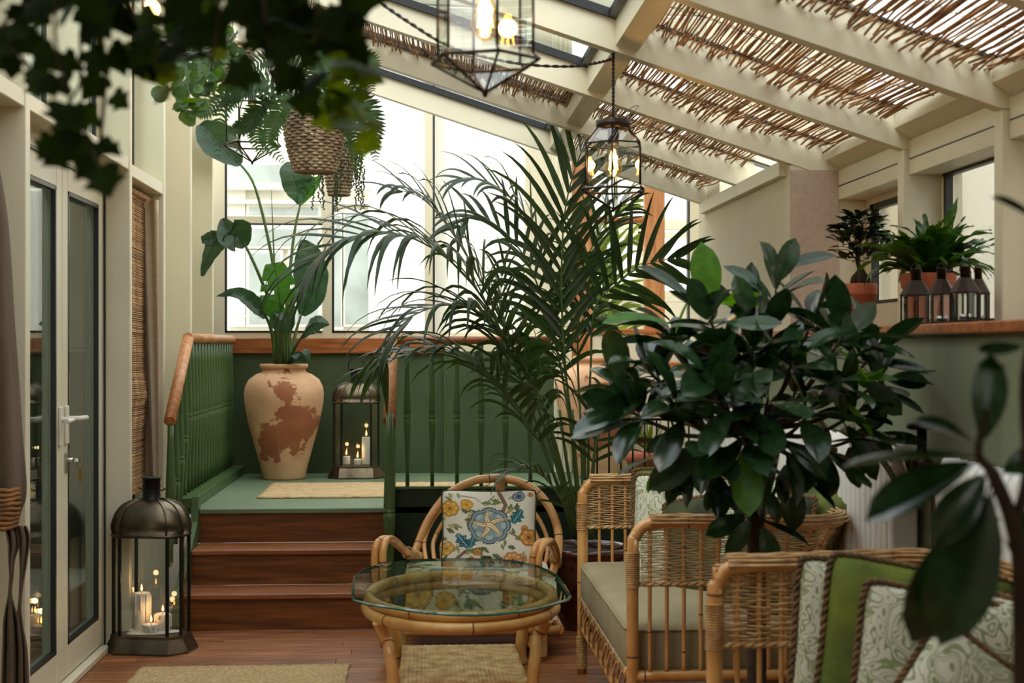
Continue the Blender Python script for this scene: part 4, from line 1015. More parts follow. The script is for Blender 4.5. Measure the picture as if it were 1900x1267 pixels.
# ------------------------------------------------------------------ rattan sofas
def sofa(label, x0, x1, yn, yf, zt_=.775):
    """opens towards -X; arms at yn (near) and yf (far), back along x1"""
    t = thing('rattan_sofa', label, 'sofa', ((x0+x1)/2, (yn+yf)/2, 0)); ox, oy = t.location.x, t.location.y
    L = lambda x, y, z: V(x-ox, y-oy, z)
    r = .10
    # U path: near arm front -> back corner -> far corner -> far arm front
    def arc(cx, cy_, a0, a1, n=7): return [(cx+r*math.cos(a0+(a1-a0)*i/n), cy_+r*math.sin(a0+(a1-a0)*i/n)) for i in range(n+1)]
    x1 -= 0; up = [(x0, yn), (x0+.1, yn)]+arc(x1-r, yn+r, -PI/2, 0)+arc(x1-r, yf-r, 0, PI/2)+[(x0+.1, yf), (x0, yf)]
    # resample evenly
    pts = []; acc = 0; st = .0525/4
    seg = [(Vector((*a, 0)), Vector((*b, 0))) for a, b in zip(up, up[1:])]
    for a, b in seg:
        d = (b-a).length; s = acc
        while s < d: pts.append(a.lerp(b, s/d)); s += st
        acc = s-d
    pts.append(Vector((*up[-1], 0))); K = len(pts)
    def nrm(i):
        a, b = pts[max(i-1, 0)], pts[min(i+1, K-1)]; d = (b-a).normalized(); return V(d.y, -d.x, 0)
    nr_ = [nrm(i) for i in range(K)]
    zl = zt_-.185
    def flare(i):   # the back leans out and dips a little
        x = pts[i].x; return min(1, max(0, (x-(x0+.15))/(x1-x0-.15)))
    def S(i, h, off=0):
        f = flare(i); z = zl+(zt_-zl)*h
        return L(pts[i].x, pts[i].y, z)+nr_[i]*(off+.075*f*h*h)
    # top pole, wrapped at the arm fronts, running down as the front posts
    m = MB()
    tp = [S(i, 1, 0) for i in range(4, K-4, 3)]
    rr_ = .019
    front = lambda s, y: [L(x0, y, 0.0), L(x0, y, .3), L(x0, y, zt_-.09), L(x0+.008, y, zt_-.045), L(x0+.035, y, zt_-.010)]
    m.tube(smooth_path(front(0, yn)+[S(i, 1, 0) for i in range(8, K-8, 6)]+front(0, yf)[::-1], 3), rr_, 10, nodes=.24)
    m.build('frame_pole', RM, t)
    for y in (yn, yf):
        wrap(MB(), L(x0, y, .02), L(x0, y, .15), .021, .0062).build('binding', RM, t); wrap(MB(), L(x0, y, zt_-.20), L(x0, y, zt_-.09), .0205, .0062).build('binding', RM, t)
    # stakes: weave ribs that run on below as thin spindles
    for i in range(4, K, 4):
        m = MB(); base = L(pts[i].x, pts[i].y, .30)
        m.tube(smooth_path([base, S(i, -.6)*.0+L(pts[i].x, pts[i].y, zl-.12), S(i, 0), S(i, .5), S(i, .97)], 3), .0062, 6, nodes=.3); m.build('spindle', RM, t)
    # weave: rows of cane passing in front of and behind the stakes, then over the pole
    m = MB(); rows = 25
    for q in range(rows):
        h = (q+.2)/(rows-1)*.98
        for sgn in (1,):
            line = [S(i, h, .0052*math.cos(i/4*PI+PI*(q % 2)))+V(0, 0, .0015*math.sin(i*.9+q)) for i in range(2, K-1)]
            m.tube(line, .0026, 4)
    # bands over the top pole
    for q in range(7):
        a = PI*(q/6); line = []
        for i in range(4, K-3):
            c = S(i, 1, 0); b = .0225+.0018*math.cos(i/4*PI+PI*(q % 2)); line.append(c+nr_[i]*math.cos(a)*b+V(0, 0, math.sin(a)*b))
        m.tube(line, .0046, 4)
    for zq in (0, .008):
        m.tube([S(i, 0, .009*math.cos(i*PI/2+zq*400))+V(0, 0, -.004+.004*math.sin(i*PI/2+zq*400)) for i in range(1, K)], .005, 5)
    w_ = m.build('woven_band', M['weave'], t); w_['kind'] = 'stuff'
    # seat frame rails + lattice under the cushion
    m = MB(); zr_ = .305
    for z in (zr_, .19):
        m.tube(smooth_path([L(x0, yn, z), L(x0, yf, z)], 8), .0165, 10, nodes=.26)
        m.tube(smooth_path([L(x0, yn, z), L(x1, yn, z)], 6), .0165, 10, nodes=.26); m.tube(smooth_path([L(x0, yf, z), L(x1, yf, z)], 6), .0165, 10, nodes=.26); m.tube(smooth_path([L(x1, yn, z), L(x1, yf, z)], 8), .0165, 10, nodes=.26)
    m.build('seat_rail', RM, t)
    m = MB()
    y = yn+.05
    while y < yf-.03:
        m.tube(smooth_path([L(x0-.012, y-.05, .295), L(x0-.02, y-.02, .25), L(x0-.014, y+.02, .205), L(x0-.016, y+.045, .25), L(x0-.012, y, .30)], 4), .0038, 6, mi=2); 
        wrap(m, L(x0, y-.012, .305), L(x0, y+.012, .305), .020, .005); y += .135
    m.build('lattice', RM, t)
    for x, y in ((x1, yn), (x1, yf)):
        MB().tube([L(x, y, 0), L(x, y, .66)], .018, 10, nodes=.24).build('leg', RM, t)
    MB().box(x0-ox+.01, x1-ox-.01, yn-oy+.01, yf-oy-.01, .285, .300).build('seat_base', M['rattan_pale'], t)
    # seat cushion is a loose thing
    m = MB(); a0, a1, b0, b1 = x0-.015, x1-.035, yn+.025, yf-.025
    def rr(e, z, R=.05):
        P_ = []
        for cx_, cy_, s0 in ((a1-R, b1-R, 0), (a0+R, b1-R, PI/2), (a0+R, b0+R, PI), (a1-R, b0+R, 1.5*PI)):
            for k in range(6): a = s0+k*PI/10; P_.append((cx_+(R-e)*math.cos(a)-ox, cy_+(R-e)*math.sin(a)-oy, z))
        return P_
    m.rings([rr(.02, .302), rr(.004, .312), rr(0, .33), rr(0, .425), rr(.004, .440), rr(.018, .452), rr(.045, .457)], sm=True)
    c = m.build('seat_cushion', M['linen']); c.location = t.location; m = MB()
    for z in (.316, .440): m.tube(rr(.001, z), .004, 6, True)
    m.build('piping', M['linen'], c)
    return t, c
SX0 = .64; SX1 = 1.235
s1f = atX(1080, 900, SX0).y; s1n = atX(1174, 1100, SX0).y
s2f = 3.30
t1, c1 = sofa('woven rattan sofa with taupe seat beside the glass table', SX0, SX1, s1n, s1f)
tag(c1, 'taupe linen seat cushion on the farther rattan sofa', 'cushion')
s2x = atY(1326, 1200, s2f).x
t2, c2 = sofa('nearest woven rattan sofa at the bottom right corner', s2x, SX1, 1.90, s2f, .80)
tag(c2, 'taupe linen seat cushion on the nearest rattan sofa', 'cushion')
def cu(label, px, py, Y, w_, h, t, rot, mat, name='cushion', cord='piping', **kw):
    p = atY(px, py, Y); return cushion(label, name, w_, h, t, tuple(p), tuple(math.radians(a) for a in rot), M[mat], cord=M[cord], **kw)
# farther sofa: leaning along the back
cu('sage patterned cushion standing at the far end of the farther sofa', 1278, 990, 5.30, .44, .44, .14, (-12, 2, -14), 'damask', 'patterned_cushion', n=30)
cu('olive velvet cushion behind the patterned one on the farther sofa', 1290, 968, 5.52, .50, .42, .12, (-8, 0, -8), 'velvet', 'velvet_cushion', n=30, wr=.03)
cu('dark moss velvet cushion standing in the middle of the farther sofa', 1330, 1025, 5.0, .42, .44, .15, (-14, -14, -40), 'velvet_dark', 'velvet_cushion', n=30, wr=.04)
cu('sage patterned cushion leaning right of the trunk on the farther sofa', 1405, 990, 4.86, .42, .42, .13, (-16, 8, -62), 'damask', 'patterned_cushion', n=30)
cu('moss velvet cushion with brown cord nearest on the farther sofa', 1420, 1035, 4.62, .42, .42, .14, (-18, -6, -66), 'velvet_dark', 'velvet_cushion', n=30, wr=.04)
cu('olive velvet cushion in the back corner of the farther sofa', 1490, 985, 4.62, .40, .34, .12, (-26, 10, -80), 'velvet', 'velvet_cushion', n=30, wr=.03)
# nearest sofa
cu('sage patterned cushion at the left end of the nearest sofa', 1636, 1226, 3.17, .42, .44, .12, (-5, 6, -4), 'damask', 'patterned_cushion', n=34)
cu('olive velvet cushion between two patterned ones on the nearest sofa', 1700, 1240, 3.04, .44, .45, .14, (-8, 9, -4), 'velvet', 'velvet_cushion', n=44, wr=.05)
cu('sage patterned cushion in front of the olive one on the nearest sofa', 1764, 1292, 2.88, .42, .42, .13, (-10, 10, -6), 'damask', 'patterned_cushion', n=34)
cu('moss velvet cushion behind the right edge one on the nearest sofa', 1838, 1246, 3.06, .40, .40, .14, (-10, 10, -60), 'velvet_dark', 'velvet_cushion', n=34, wr=.05)
cu('sage patterned cushion at the right picture edge on the nearest sofa', 1925, 1300, 2.84, .40, .40, .13, (-12, 6, -40), 'damask', 'patterned_cushion', n=34)

cu('tilted sage patterned cushion lowest at the bottom edge on the nearest sofa', 1800, 1390, 2.62, .36, .36, .12, (-20, 34, -20), 'damask', 'patterned_cushion', n=30)
# ------------------------------------------------------------------ radiators
def radiator(label, yn, yf, zt_, x0=1.335, x1=1.415):
    t = thing('radiator', label, 'radiator', ((x0+x1)/2, (yn+yf)/2, 0)); ox, oy = t.location.x, t.location.y
    n = int((yf-yn)/.05)
    a, b = x0-ox, x1-ox
    poly = [(a+.004, .14), (a+.016, .11), (b-.016, .11), (b-.004, .14), (b, .2), (b, zt_-.06), (b-.006, zt_-.02), (b-.02, zt_), (a+.02, zt_), (a+.006, zt_-.02), (a, zt_-.06), (a, .2)]
    m = MB()
    def rg(s, y, e=0): 
        return [(x*(1-e)+0, y, z if e == 0 else (z-.5)*(1-e*.4)+.5) for x, z in poly]
    m.rings([rg(0, -.021, .25), rg(0, -.017, .06), rg(0, -.006), rg(0, .006), rg(0, .017, .06), rg(0, .021, .25)], sm=True)
    me = m.mesh('radiator_column', M['rad'])
    for i in range(n): link('radiator_column', me, t, (0, yn-oy+.025+.05*i, 0))
    m = MB()
    for z in (.17, zt_-.06): m.tube([(0, yn-oy, z), (0, yf-oy, z)], .022, 12)
    m.build('connecting_tube', M['rad'], t)
    for yy in (yn-oy+.075, yf-oy-.075): MB().box(-.03, .03, yy-.012, yy+.012, 0, .15, b=.004).build('foot', M['rad'], t)
    return t
ra = atX(1655, 822, 1.335); rb = atX(1719, 846, 1.335)
radiator('white column radiator behind the farther sofa', ra.y, 7.05, ra.z)
radiator('white column radiator nearest at the right picture edge', rb.y-1.9, rb.y-.03, rb.z)
vy = (ra.y+rb.y)/2
t = thing('radiator_valve', 'bronze radiator valve with round hand wheel between the radiators', 'valve', (1.375, vy, 0)); zv = ra.z-.055
m = MB(); m.tube([(0, -.13, zv), (0, .12, zv)], .013, 10); m.tube([(0, .01, zv-.02), (0, .01, zv+.10)], .014, 10); m.lathe([(.02, 0), (.03, .012), (.03, .035), (.018, .05)], 14, (0, .01, zv-.02)); m.tube([(0, -.09, zv), (0, -.09, 0)], .011, 10); m.build('valve_body', M['bronze'], t)
m = MB(); m.tube([(0, .07, zv), (0, .105, zv)], .028, 6); m.build('union_nut', M['chrome'], t)
m = MB(); m.tube([(.034*math.cos(a*PI/8), .01+.034*math.sin(a*PI/8), zv+.11) for a in range(16)], .009, 8, True); m.tube([(-.03, .01, zv+.11), (.03, .01, zv+.11)], .007, 6); m.tube([(0, -.02, zv+.11), (0, .04, zv+.11)], .007, 6); m.lathe([(.010, 0), (.012, .02), (.004, .026)], 10, (0, .01, zv+.105)); m.build('hand_wheel', M['bronze'], t)

# ------------------------------------------------------------------ small ledge lanterns and pots
LZ = 1.376
def small_lantern(label, px, X, wpx, rz=0.):
    p = atX(px, 600, X); s = p.y/F; W = wpx*s*.98; t = thing('tea_light_lantern', label, 'lantern', (p.x, p.y, LZ), rz)
    hb = 52*s*1.03; hr = 27*s; c = W*.29
    m = MB(); m.rings([octo(W+.004, W+.004, c, 0), octo(W+.004, W+.004, c, .006), octo(W-.004, W-.004, c, .007)]); m.build('base', M['lead'], t)
    P_ = octo(W, W, c, .006)
    for x, y, z in P_: MB().box(x-.0022, x+.0022, y-.0022, y+.0022, z, hb+.006).build('post', M['lead'], t)
    for i in range(8):
        a, b = V(*P_[i]), V(*P_[(i+1) % 8]); MB().add([a, b, b+V(0, 0, hb), a+V(0, 0, hb)], [(0, 1, 2, 3)]).build('pane', M['thin_glass'], t)
    z1 = hb+.006
    m = MB(); m.rings([octo(W+.006, W+.006, c, z1-.004), octo(W+.006, W+.006, c, z1), octo(W*.45, W*.45, c*.45, z1+hr)]); m.build('roof', M['lead'], t)
    m = MB(); m.lathe([(W*.20, 0), (W*.20, 20*s), (W*.22, 20*s+.002), (W*.1, 20*s+.003)], 12, (0, 0, z1+hr)); m.build('chimney', M['lead'], t)
    zz_ = z1+hr+12*s; m = MB().tube([(W*.22*math.cos(a*PI/8), W*.05, zz_+W*.42*math.sin(a*PI/8)) for a in range(9)], .0012, 5); m.build('wire_handle', M['lead'], t)
    c_ = thing('tea_light', 'white tea light in the ' + label.split(' lantern')[0]+' lantern', 'candle', (p.x, p.y, LZ+.008)); MB().lathe([(.0155, 0), (.0165, .014), (.014, .0145), (.013, .011)], 16).build('cup', M['chrome'], c_); MB().lathe([(.0128, 0), (.0128, .010), (.002, .0105)], 14, (0, 0, .001)).build('wax_body', M['wax'], c_)
small_lantern('leftmost small dark glass lantern on the wooden ledge', 1700, 1.47, 52, .15)
small_lantern('second small dark glass lantern from the left on the wooden ledge', 1747, 1.47, 46, .1)
small_lantern('third small dark glass lantern from the left on the wooden ledge', 1791, 1.445, 50, .2)
small_lantern('rightmost small dark glass lantern on the wooden ledge, behind its neighbour', 1815, 1.545, 36, .1)
def pot(name, label, px, X, wpx, hpx, ribs=0):
    p = atX(px, 600, X); s = p.y/F; R = wpx*s/2; Hh = hpx*s; t = thing(name, label, 'plant', (p.x, p.y, LZ))
    prof = [(.70, 0), (.72, .02), (.92, .72), (1.0, .74), (1.02, .78), (1.02, .97), (.99, 1.0), (.93, 1.0), (.90, .9)]
    if ribs: prof = [(.70, 0)]+[(.72+.2*i/10+.012*(i % 2), .04+.66*i/10) for i in range(11)]+[(1.0, .74), (1.0, .80), (1.03, .82), (1.03, .97), (.99, 1), (.93, 1), (.9, .9)]
    MB().lathe([(a*R, b*Hh) for a, b in prof], 28, capt=False).build('pot', M['terracotta'], t)
    MB().lathe([(R*.92, 0), (R*.5, .006), (.001, .008)], 16, (0, 0, Hh*.88), capb=False, capt=False).build('soil', M['soil'], t)
    return t, Hh, R
fp = pot('ficus_bonsai', 'small ficus bonsai with swollen roots in a terracotta pot on the ledge', 1597, 1.52, 60, 84)
hp = pot('harts_tongue_fern', 'leafy crinkled green fern in a ribbed terracotta pot behind the ledge lanterns', 1722, 1.60, 100, 100, 1)

# ------------------------------------------------------------------ pendant lanterns
def hexr(r, z, ph): return [(r*math.cos(ph+i*PI/3), r*math.sin(ph+i*PI/3), z) for i in range(6)]
def pendant(label, px, ytop, ybot, Y, wpx, ph, ceil=None, on=True, cord=True):
    s = Y/F; b = atY(px, ybot, Y); Z = b.z; k = (ybot-ytop)*s; R = wpx*s/2*1.06
    t = thing('pendant_lantern', label, 'pendant lamp', (b.x, b.y, Z))
    z0, z1, z2, z3 = k*.19*1.08, k*.245, k*.70, k*.885
    r0, r1, r2, r3 = .004, R*1.05, R*.93, R*.50
    A, B, C, D = hexr(r1, z0, ph), hexr(r2, z1, ph), hexr(r2, z2, ph), hexr(r3, z3, ph)
    m = MB()
    for i in range(6):
        j = (i+1) % 6; rr_ = .0030
        m.tube([(0, 0, 0), A[i]], rr_, 5); m.tube([A[i], B[i]], rr_, 5); m.tube([A[i], A[j]], rr_*1.25, 5); m.tube([B[i], C[i]], rr_, 5); m.tube([C[i], C[j]], rr_, 5); m.tube([C[i], D[i]], rr_, 5); m.tube([D[i], D[j]], rr_, 5)
    m.lathe([(.002, -.010), (.006, -.004), (.006, .006)], 8)
    m.build('lead_came', M['lead'], t)
    for i in range(6):
        j = (i+1) % 6
        for q in ([V(0, 0, 0), A[j], A[i]], [A[i], A[j], B[j], B[i]], [B[i], B[j], C[j], C[i]], [C[i], C[j], D[j], D[i]]):
            MB().add(q, [tuple(range(len(q)))]).build('pane', M['thin_glass'], t)
    m = MB(); m.lathe([(r3*1.02, 0), (r3*1.06, .004), (r3*1.06, k*.075), (r3*.9, k*.08), (.01, k*.09)], 24, (0, 0, z3)); m.build('collar', M['lead'], t)
    m = MB(); m.lathe([(.017, 0), (.019, .004), (.019, .055), (.012, .062)], 14, (0, 0, z2+.0)); m.tube([(0, 0, z2+.05), (0, 0, z3+.01)], .004, 6); m.build('socket', M['iron_dark'], t)
    prof = [(.010, 0), (.012, -.012), (.020, -.035), (.028, -.06), (.030, -.078), (.026, -.096), (.014, -.110), (.002, -.116)]
    bz = z2+.002
    m = MB().lathe(prof[::-1], 20, (0, 0, bz), capb=False, capt=False); bb = m.build('bulb', M['bulb'], t)
    m = MB()
    for i in range(6):
        a = i*PI/3; m.tube([(.006*math.cos(a), .006*math.sin(a), bz-.020), (.015*math.cos(a), .015*math.sin(a), bz-.085), (.006*math.cos(a+.5), .006*math.sin(a+.5), bz-.03)], .0011, 4)
    m.build('filament', M['filament'], bb)
    l = bpy.data.lights.new('bulb_light', 'POINT'); l.energy = 3.0; l.color = (1, .66, .32); l.shadow_soft_size = .02; link('bulb_light', l, t, (0, 0, bz-.05))
    if cord:
        zc = ceil-Z if ceil else 1.0; m = MB()
        for q in (0, PI): m.tube([(.0028*math.cos(i*.9+q), .0028*math.sin(i*.9+q), z3+k*.08+(zc-z3-k*.08)*i/60) for i in range(61)], .0030, 5)
        m.build('twisted_cord', M['wire'], t)
    m = MB(); m.tube(smooth_path([(.02, 0, z3+k*.08), (.045, .0, z3+k*.10), (.075, 0, z3+k*.20), (.085, 0, z3+k*.24), (.06, 0, z3+k*.22), (.045, 0, z3+k*.14), (.03, 0, z3+k*.08)], 4), .0012, 4); m.build('wire_loop', M['lead'], t)
    return t
Y2 = gi(1)+.03; X2 = atY(1138, 300, Y2).x
pendant('glass pendant lantern hanging in the middle of the picture', 1138, 216, 388, Y2, 117, .35, zroof(X2))
pendant('large glass pendant lantern cut by the top picture edge', 900, -110, 172, 2.92, 187, .72, zroof(atY(900, 0, 2.92).x)+.02)
pendant('glass pendant lantern glimpsed behind the hanging baskets', 468, 150, 301, gi(3), 94, .1, zroof(atY(468, 0, gi(3)).x))
pendant('glass pendant lantern mostly hidden by ivy in the top left corner', 326, -110, 96, 3.3, 160, .5, zroof(atY(326, 0, 3.3).x))
# swagged supply cord
cpts = [(560, -120, 3.0), (690, -8, 3.5), (760, 42, 3.8), (830, 84, 4.1), (900, 106, 4.3), (980, 120, 4.5), (1060, 123, 4.62), (1110, 116, 4.66), (1139, 108, 4.69)]
pp = smooth_path([atY(*p) for p in cpts], 14); m = MB()
for q in (0, PI): m.tube([p+V(.0028*math.cos(i*1.1+q), 0, .0028*math.sin(i*1.1+q)) for i, p in enumerate(pp)], .0030, 5)
o = m.build('power_cable', M['wire']); tag(o, 'dark twisted supply cord swagged to the middle pendant lantern', 'cord')
cpts = [(200, -60, 3.0), (262, 50, 3.3), (290, 80, 3.5), (330, 100, 3.8), (400, 90, 4.2), (440, 60, 4.4)]
pp = smooth_path([atY(*p) for p in cpts], 10); m = MB()
for q in (0, PI): m.tube([p+V(.0028*math.cos(i*1.1+q), 0, .0028*math.sin(i*1.1+q)) for i, p in enumerate(pp)], .0028, 5)
o = m.build('power_cable', M['wire']); tag(o, 'dark twisted cord behind the ivy at the upper left', 'cord')

# ------------------------------------------------------------------ curtain with tieback at the left post
CYY = 4.50
t = thing('curtain', 'gathered taupe curtain tied back at the left picture edge', 'curtain', (atY(10, 900, CYY).x, CYY, 0))
ox = t.location.x
def cl(px, py, dy=0): p = atY(px, py, CYY+dy); return V(p.x-ox, dy, p.z)
def strip(edges, name, ph=0):
    m = MB(); n = 14; vs = []; fs = []; e = [(smooth_path([V(a, y, 0) for y, a, b in edges], 5)), (smooth_path([V(b, y, 0) for y, a, b in edges], 5))]
    for A_, B_ in zip(*e):
        for i in range(n+1):
            u = i/n; px = A_.x+(B_.x-A_.x)*u; vs.append(cl(px, A_.y, .020*math.sin(u*11+ph+A_.y*.004)))
    k = len(e[0])
    for j in range(k-1):
        for i in range(n): a = j*(n+1)+i; fs.append((a, a+1, a+n+2, a+n+1))
    m.add(vs, fs, 0, True); o = m.build(name, M['taupe'], t); s = o.modifiers.new('t', 'SOLIDIFY'); s.thickness = .004; return o
strip([(-200, -120, -60), (200, -100, -20), (400, -70, 12), (600, -60, 26), (780, -50, 40), (905, -45, 50), (950, -40, 40), (985, -40, 30)], 'drape')
strip([(975, 8, 30), (1010, 14, 36), (1040, 15, 28), (1072, 17, 25), (1100, 15, 22), (1150, 6, 34), (1200, 4, 40), (1330, 0, 46)], 'tail', 1)
strip([(975, 28, 50), (1000, 34, 57), (1050, 36, 50), (1110, 36, 40), (1150, 30, 42), (1210, 32, 50), (1330, 30, 54)], 'tail', 2)
m = MB()
for i in range(9):
    z = cl(0, 908+i*8.6).z; a0 = cl(-60, 900).x; a1 = cl(36-abs(i-3)*1.0, 900).x; c = (a0+a1)/2; R = (a1-a0)/2
    m.tube([(c+R*math.cos(a*PI/10), .055*math.sin(a*PI/10), z+.003*math.sin(a*2+i)) for a in range(20)], .0075, 7, True)
m.build('tieback', M['rope'], t)
# ------------------------------------------------------------------ leaves
def leaf_mesh(name, mat, L=1., W=.36, n=7, fold=.18, curl=.25, prof=None, stalk=0.):
    """leaf along +X, upper side +Z, unit length; grid of 5 across"""
    prof = prof or (lambda t: math.sin(PI*min(1, t**.85))**.75)
    vs = []; fs = []
    for i in range(n+1):
        t = i/n; x = stalk+(L-stalk)*t; w_ = W/2*prof(t)+.004; z = -curl*t*t*.5+curl*.12*t
        for q in (-1, -.5, 0, .5, 1): vs.append((x, q*w_, z+abs(q)*w_*fold*2-(abs(q)**2)*w_*fold*.6))
    for i in range(n):
        for q in range(4): a = i*5+q; fs.append((a, a+5, a+6, a+1))
    m = MB(); m.add(vs, fs, 0, True)
    if stalk: m.tube([(0, 0, 0), (stalk*1.1, 0, 0)], .012, 4)
    return m.mesh(name, mat)
def frame(d, up=(0, 0, 1), roll=0., pos=(0, 0, 0), sc=1.):
    x = Vector(d).normalized(); u = Vector(up)
    y = u.cross(x)
    if y.length < 1e-3: y = V(0, 1, 0).cross(x)
    y.normalize(); z = x.cross(y); R = Matrix((x, y, z)).transposed()
    if roll: R = R @ Matrix.Rotation(roll, 3, 'X')
    s = (sc, sc, sc) if not isinstance(sc, tuple) else sc
    M4 = (R @ Matrix.Diagonal(s)).to_4x4(); M4.translation = Vector(pos); return M4

# ------------------------------------------------------------------ kentia palm
def palm_pot(label, name, p, R, Hh, mat='glaze'):
    t = thing(name, label, 'plant', p)
    MB().lathe([(R*.66, 0), (R*.70, .01), (R*.93, Hh*.5), (R, Hh*.8), (R*.96, Hh*.9), (R*1.04, Hh*.93), (R*1.06, Hh*.97), (R*1.02, Hh), (R*.92, Hh), (R*.90, Hh*.9)], 40, capt=False).build('pot', M[mat], t)
    MB().lathe([(R*.91, 0), (R*.4, .01), (.001, .012)], 24, (0, 0, Hh*.90), capb=False, capt=False).build('soil', M['soil'], t)
    return t
pp0 = atZ(1086, 1150, 0); PPY = 6.66
KP = V(atY(1086, 1150, PPY).x, PPY, 0)
zrim = atY(1086, 1012, PPY).z; 
kp = palm_pot('tall kentia palm in a brown glazed pot behind the armchair', 'kentia_palm', KP, .215, zrim)
def leaflet_pts(base, d, side, L, droop, n=8):
    pts = [base]; dirn = d.copy(); p = base.copy()
    for i in range(n):
        dirn = (dirn+V(0, 0, -1)*droop*((i+.3)/n)**1.3*.42).normalized(); p = p+dirn*(L/n); pts.append(p.copy())
    return pts
def frond(root, path, L, n_l, w_=.026, droop=.8, ang=58, roll=0., start=.25, mat='leaf_palm', stem_r=.007, name='frond', tipang=25, both=True, seed=0, jit=.17):
    rg = random.Random(seed*7+3)
    off = off_of(root); P_ = [p-off for p in smooth_path(path, 8)]; K = len(P_)
    cum = [0]
    for a, b in zip(P_, P_[1:]): cum.append(cum[-1]+(b-a).length)
    tot = cum[-1]
    def at(s):
        s = min(max(s, 0), tot-1e-6)
        for i in range(K-1):
            if cum[i+1] >= s: u = (s-cum[i])/(cum[i+1]-cum[i]+1e-9); return P_[i].lerp(P_[i+1], u), (P_[i+1]-P_[i]).normalized()
    fr = MB().tube(P_, [stem_r*(1-.8*i/(K-1)) for i in range(K)], 6).build(name, M['stem'], root)
    for i in range(n_l):
        u = start+(1-start)*(i+.5)/n_l; q, tg = at(u*tot); v_ = (u-start)/(1-start)
        ll = 1.32*L*(math.sin(PI*(.20+.70*v_))**.7)*(1-.15*v_)
        ref = V(0, 0, 1) if abs(tg.z) < .93 else V(0, -1, 0)
        sd = tg.cross(ref).normalized(); upv = sd.cross(tg).normalized()
        sd = (sd*math.cos(roll)+upv*math.sin(roll)); upv = sd.cross(tg).normalized()
        if upv.z < 0: upv = -upv
        a = math.radians(ang+(tipang-ang)*v_**1.5)
        for s_ in ((-1, 1) if both else (1,)):
            a2 = a+rg.uniform(-jit, jit)
            d = (tg*math.cos(a2)+sd*s_*math.sin(a2)+upv*rg.uniform(.05, .35)).normalized()
            pts = leaflet_pts(q, d, s_, ll*rg.uniform(.88, 1.08), droop*rg.uniform(.5, 1.5))
            vs = []; k = len(pts); ww = w_*rg.uniform(.85, 1.1)
            for j, p in enumerate(pts):
                t_ = (pts[min(j+1, k-1)]-pts[max(j-1, 0)]).normalized(); b = t_.cross(upv)
                if b.length < 1e-3: b = sd
                b.normalize(); n_ = b.cross(t_); u_ = j/(k-1); h = ww/2*(min(1, .35+u_*3)*(1-u_)**.62 if j < k-1 else .02)
                if j == 0: h = ww*.2
                vs += [p-b*h-n_*h*.35, p, p+b*h-n_*h*.35]
            fs = [(j*3+c, j*3+3+c, j*3+4+c, j*3+1+c) for j in range(k-1) for c in (0, 1)]
            m = MB(); m.add([v-q for v in vs], fs, 0, True); link('leaflet', m.mesh('leaflet', M[mat]), fr, q)
    return fr
def kf(*pts): return [atY(x, y, Y) for x, y, Y in pts]
b0 = lambda dx=0, dy=0: (1085+dx, 1000, PPY+dy)
FR = [
 # path, leaflet length, count per side, droop, roll, start
 (kf(b0(-8), (1060, 800, 6.6), (1046, 640, 6.5), (1042, 500, 6.45), (1052, 370, 6.4), (1090, 260, 6.4), (1150, 205, 6.4)), .40, 20, .55, .0, .42, 1),
 (kf(b0(-15), (1010, 790, 6.5), (960, 660, 6.4), (905, 545, 6.3), (850, 448, 6.25), (805, 388, 6.2), (772, 362, 6.15), (735, 352, 6.1)), .40, 18, .8, .5, .45, 2),
 (kf(b0(-18), (1000, 800, 6.5), (950, 660, 6.3), (890, 545, 6.2), (817, 470, 6.1), (730, 432, 6.0), (655, 440, 5.95), (595, 480, 5.9), (560, 545, 5.9)), .54, 30, 1.35, .35, .36, 3),
 (kf(b0(-12), (1030, 820, 6.4), (985, 700, 6.3), (925, 610, 6.2), (860, 568, 6.1), (789, 575, 6.05), (735, 615, 6.0), (702, 690, 6.0)), .42, 24, 1.25, .2, .36, 4),
 (kf(b0(-14), (1020, 860, 6.4), (965, 760, 6.3), (905, 690, 6.2), (835, 655, 6.15), (765, 655, 6.1), (700, 680, 6.1)), .42, 22, 1.15, .1, .38, 5),
 (kf(b0(6), (1092, 820, 6.6), (1096, 680, 6.55), (1104, 572, 6.5), (1148, 524, 6.5), (1200, 490, 6.5), (1262, 478, 6.5)), .36, 16, .35, 1.25, .60, 6),
 (kf(b0(-4), (1062, 820, 6.7), (1040, 680, 6.7), (1010, 565, 6.7), (975, 480, 6.7), (930, 425, 6.7), (880, 400, 6.7), (845, 425, 6.65)), .36, 18, .8, .7, .42, 7),
 (kf(b0(-6), (1060, 780, 6.9), (1035, 600, 6.9), (1005, 470, 6.9), (960, 380, 6.85), (900, 335, 6.8), (845, 330, 6.8)), .34, 16, .9, .6, .48, 8),
 (kf(b0(-10), (1050, 940, 6.45), (1010, 885, 6.4), (970, 868, 6.35), (925, 890, 6.3)), .22, 10, .9, .0, .35, 9),
 (kf(b0(10), (1100, 860, 6.5), (1125, 770, 6.45), (1165, 715, 6.4), (1215, 720, 6.4), (1245, 775, 6.35)), .28, 14, 1.0, .1, .35, 10),
 (kf(b0(-2), (1078, 800, 6.7), (1072, 640, 6.75), (1085, 500, 6.8), (1120, 420, 6.8), (1170, 385, 6.8)), .30, 14, .7, .9, .5, 11),
 (kf(b0(-10), (1030, 850, 6.6), (990, 740, 6.7), (955, 650, 6.75), (930, 560, 6.8), (935, 480, 6.8)), .28, 13, .7, 1.0, .5, 12),
]
for path, L, n_, dr, ro, st, sd in FR:
    frond(kp, path, L, n_, .036 if L > .3 else .026, dr, {6: 72, 1: 36, 11: 42, 2: 54}.get(sd, 58), ro, st, seed=sd)
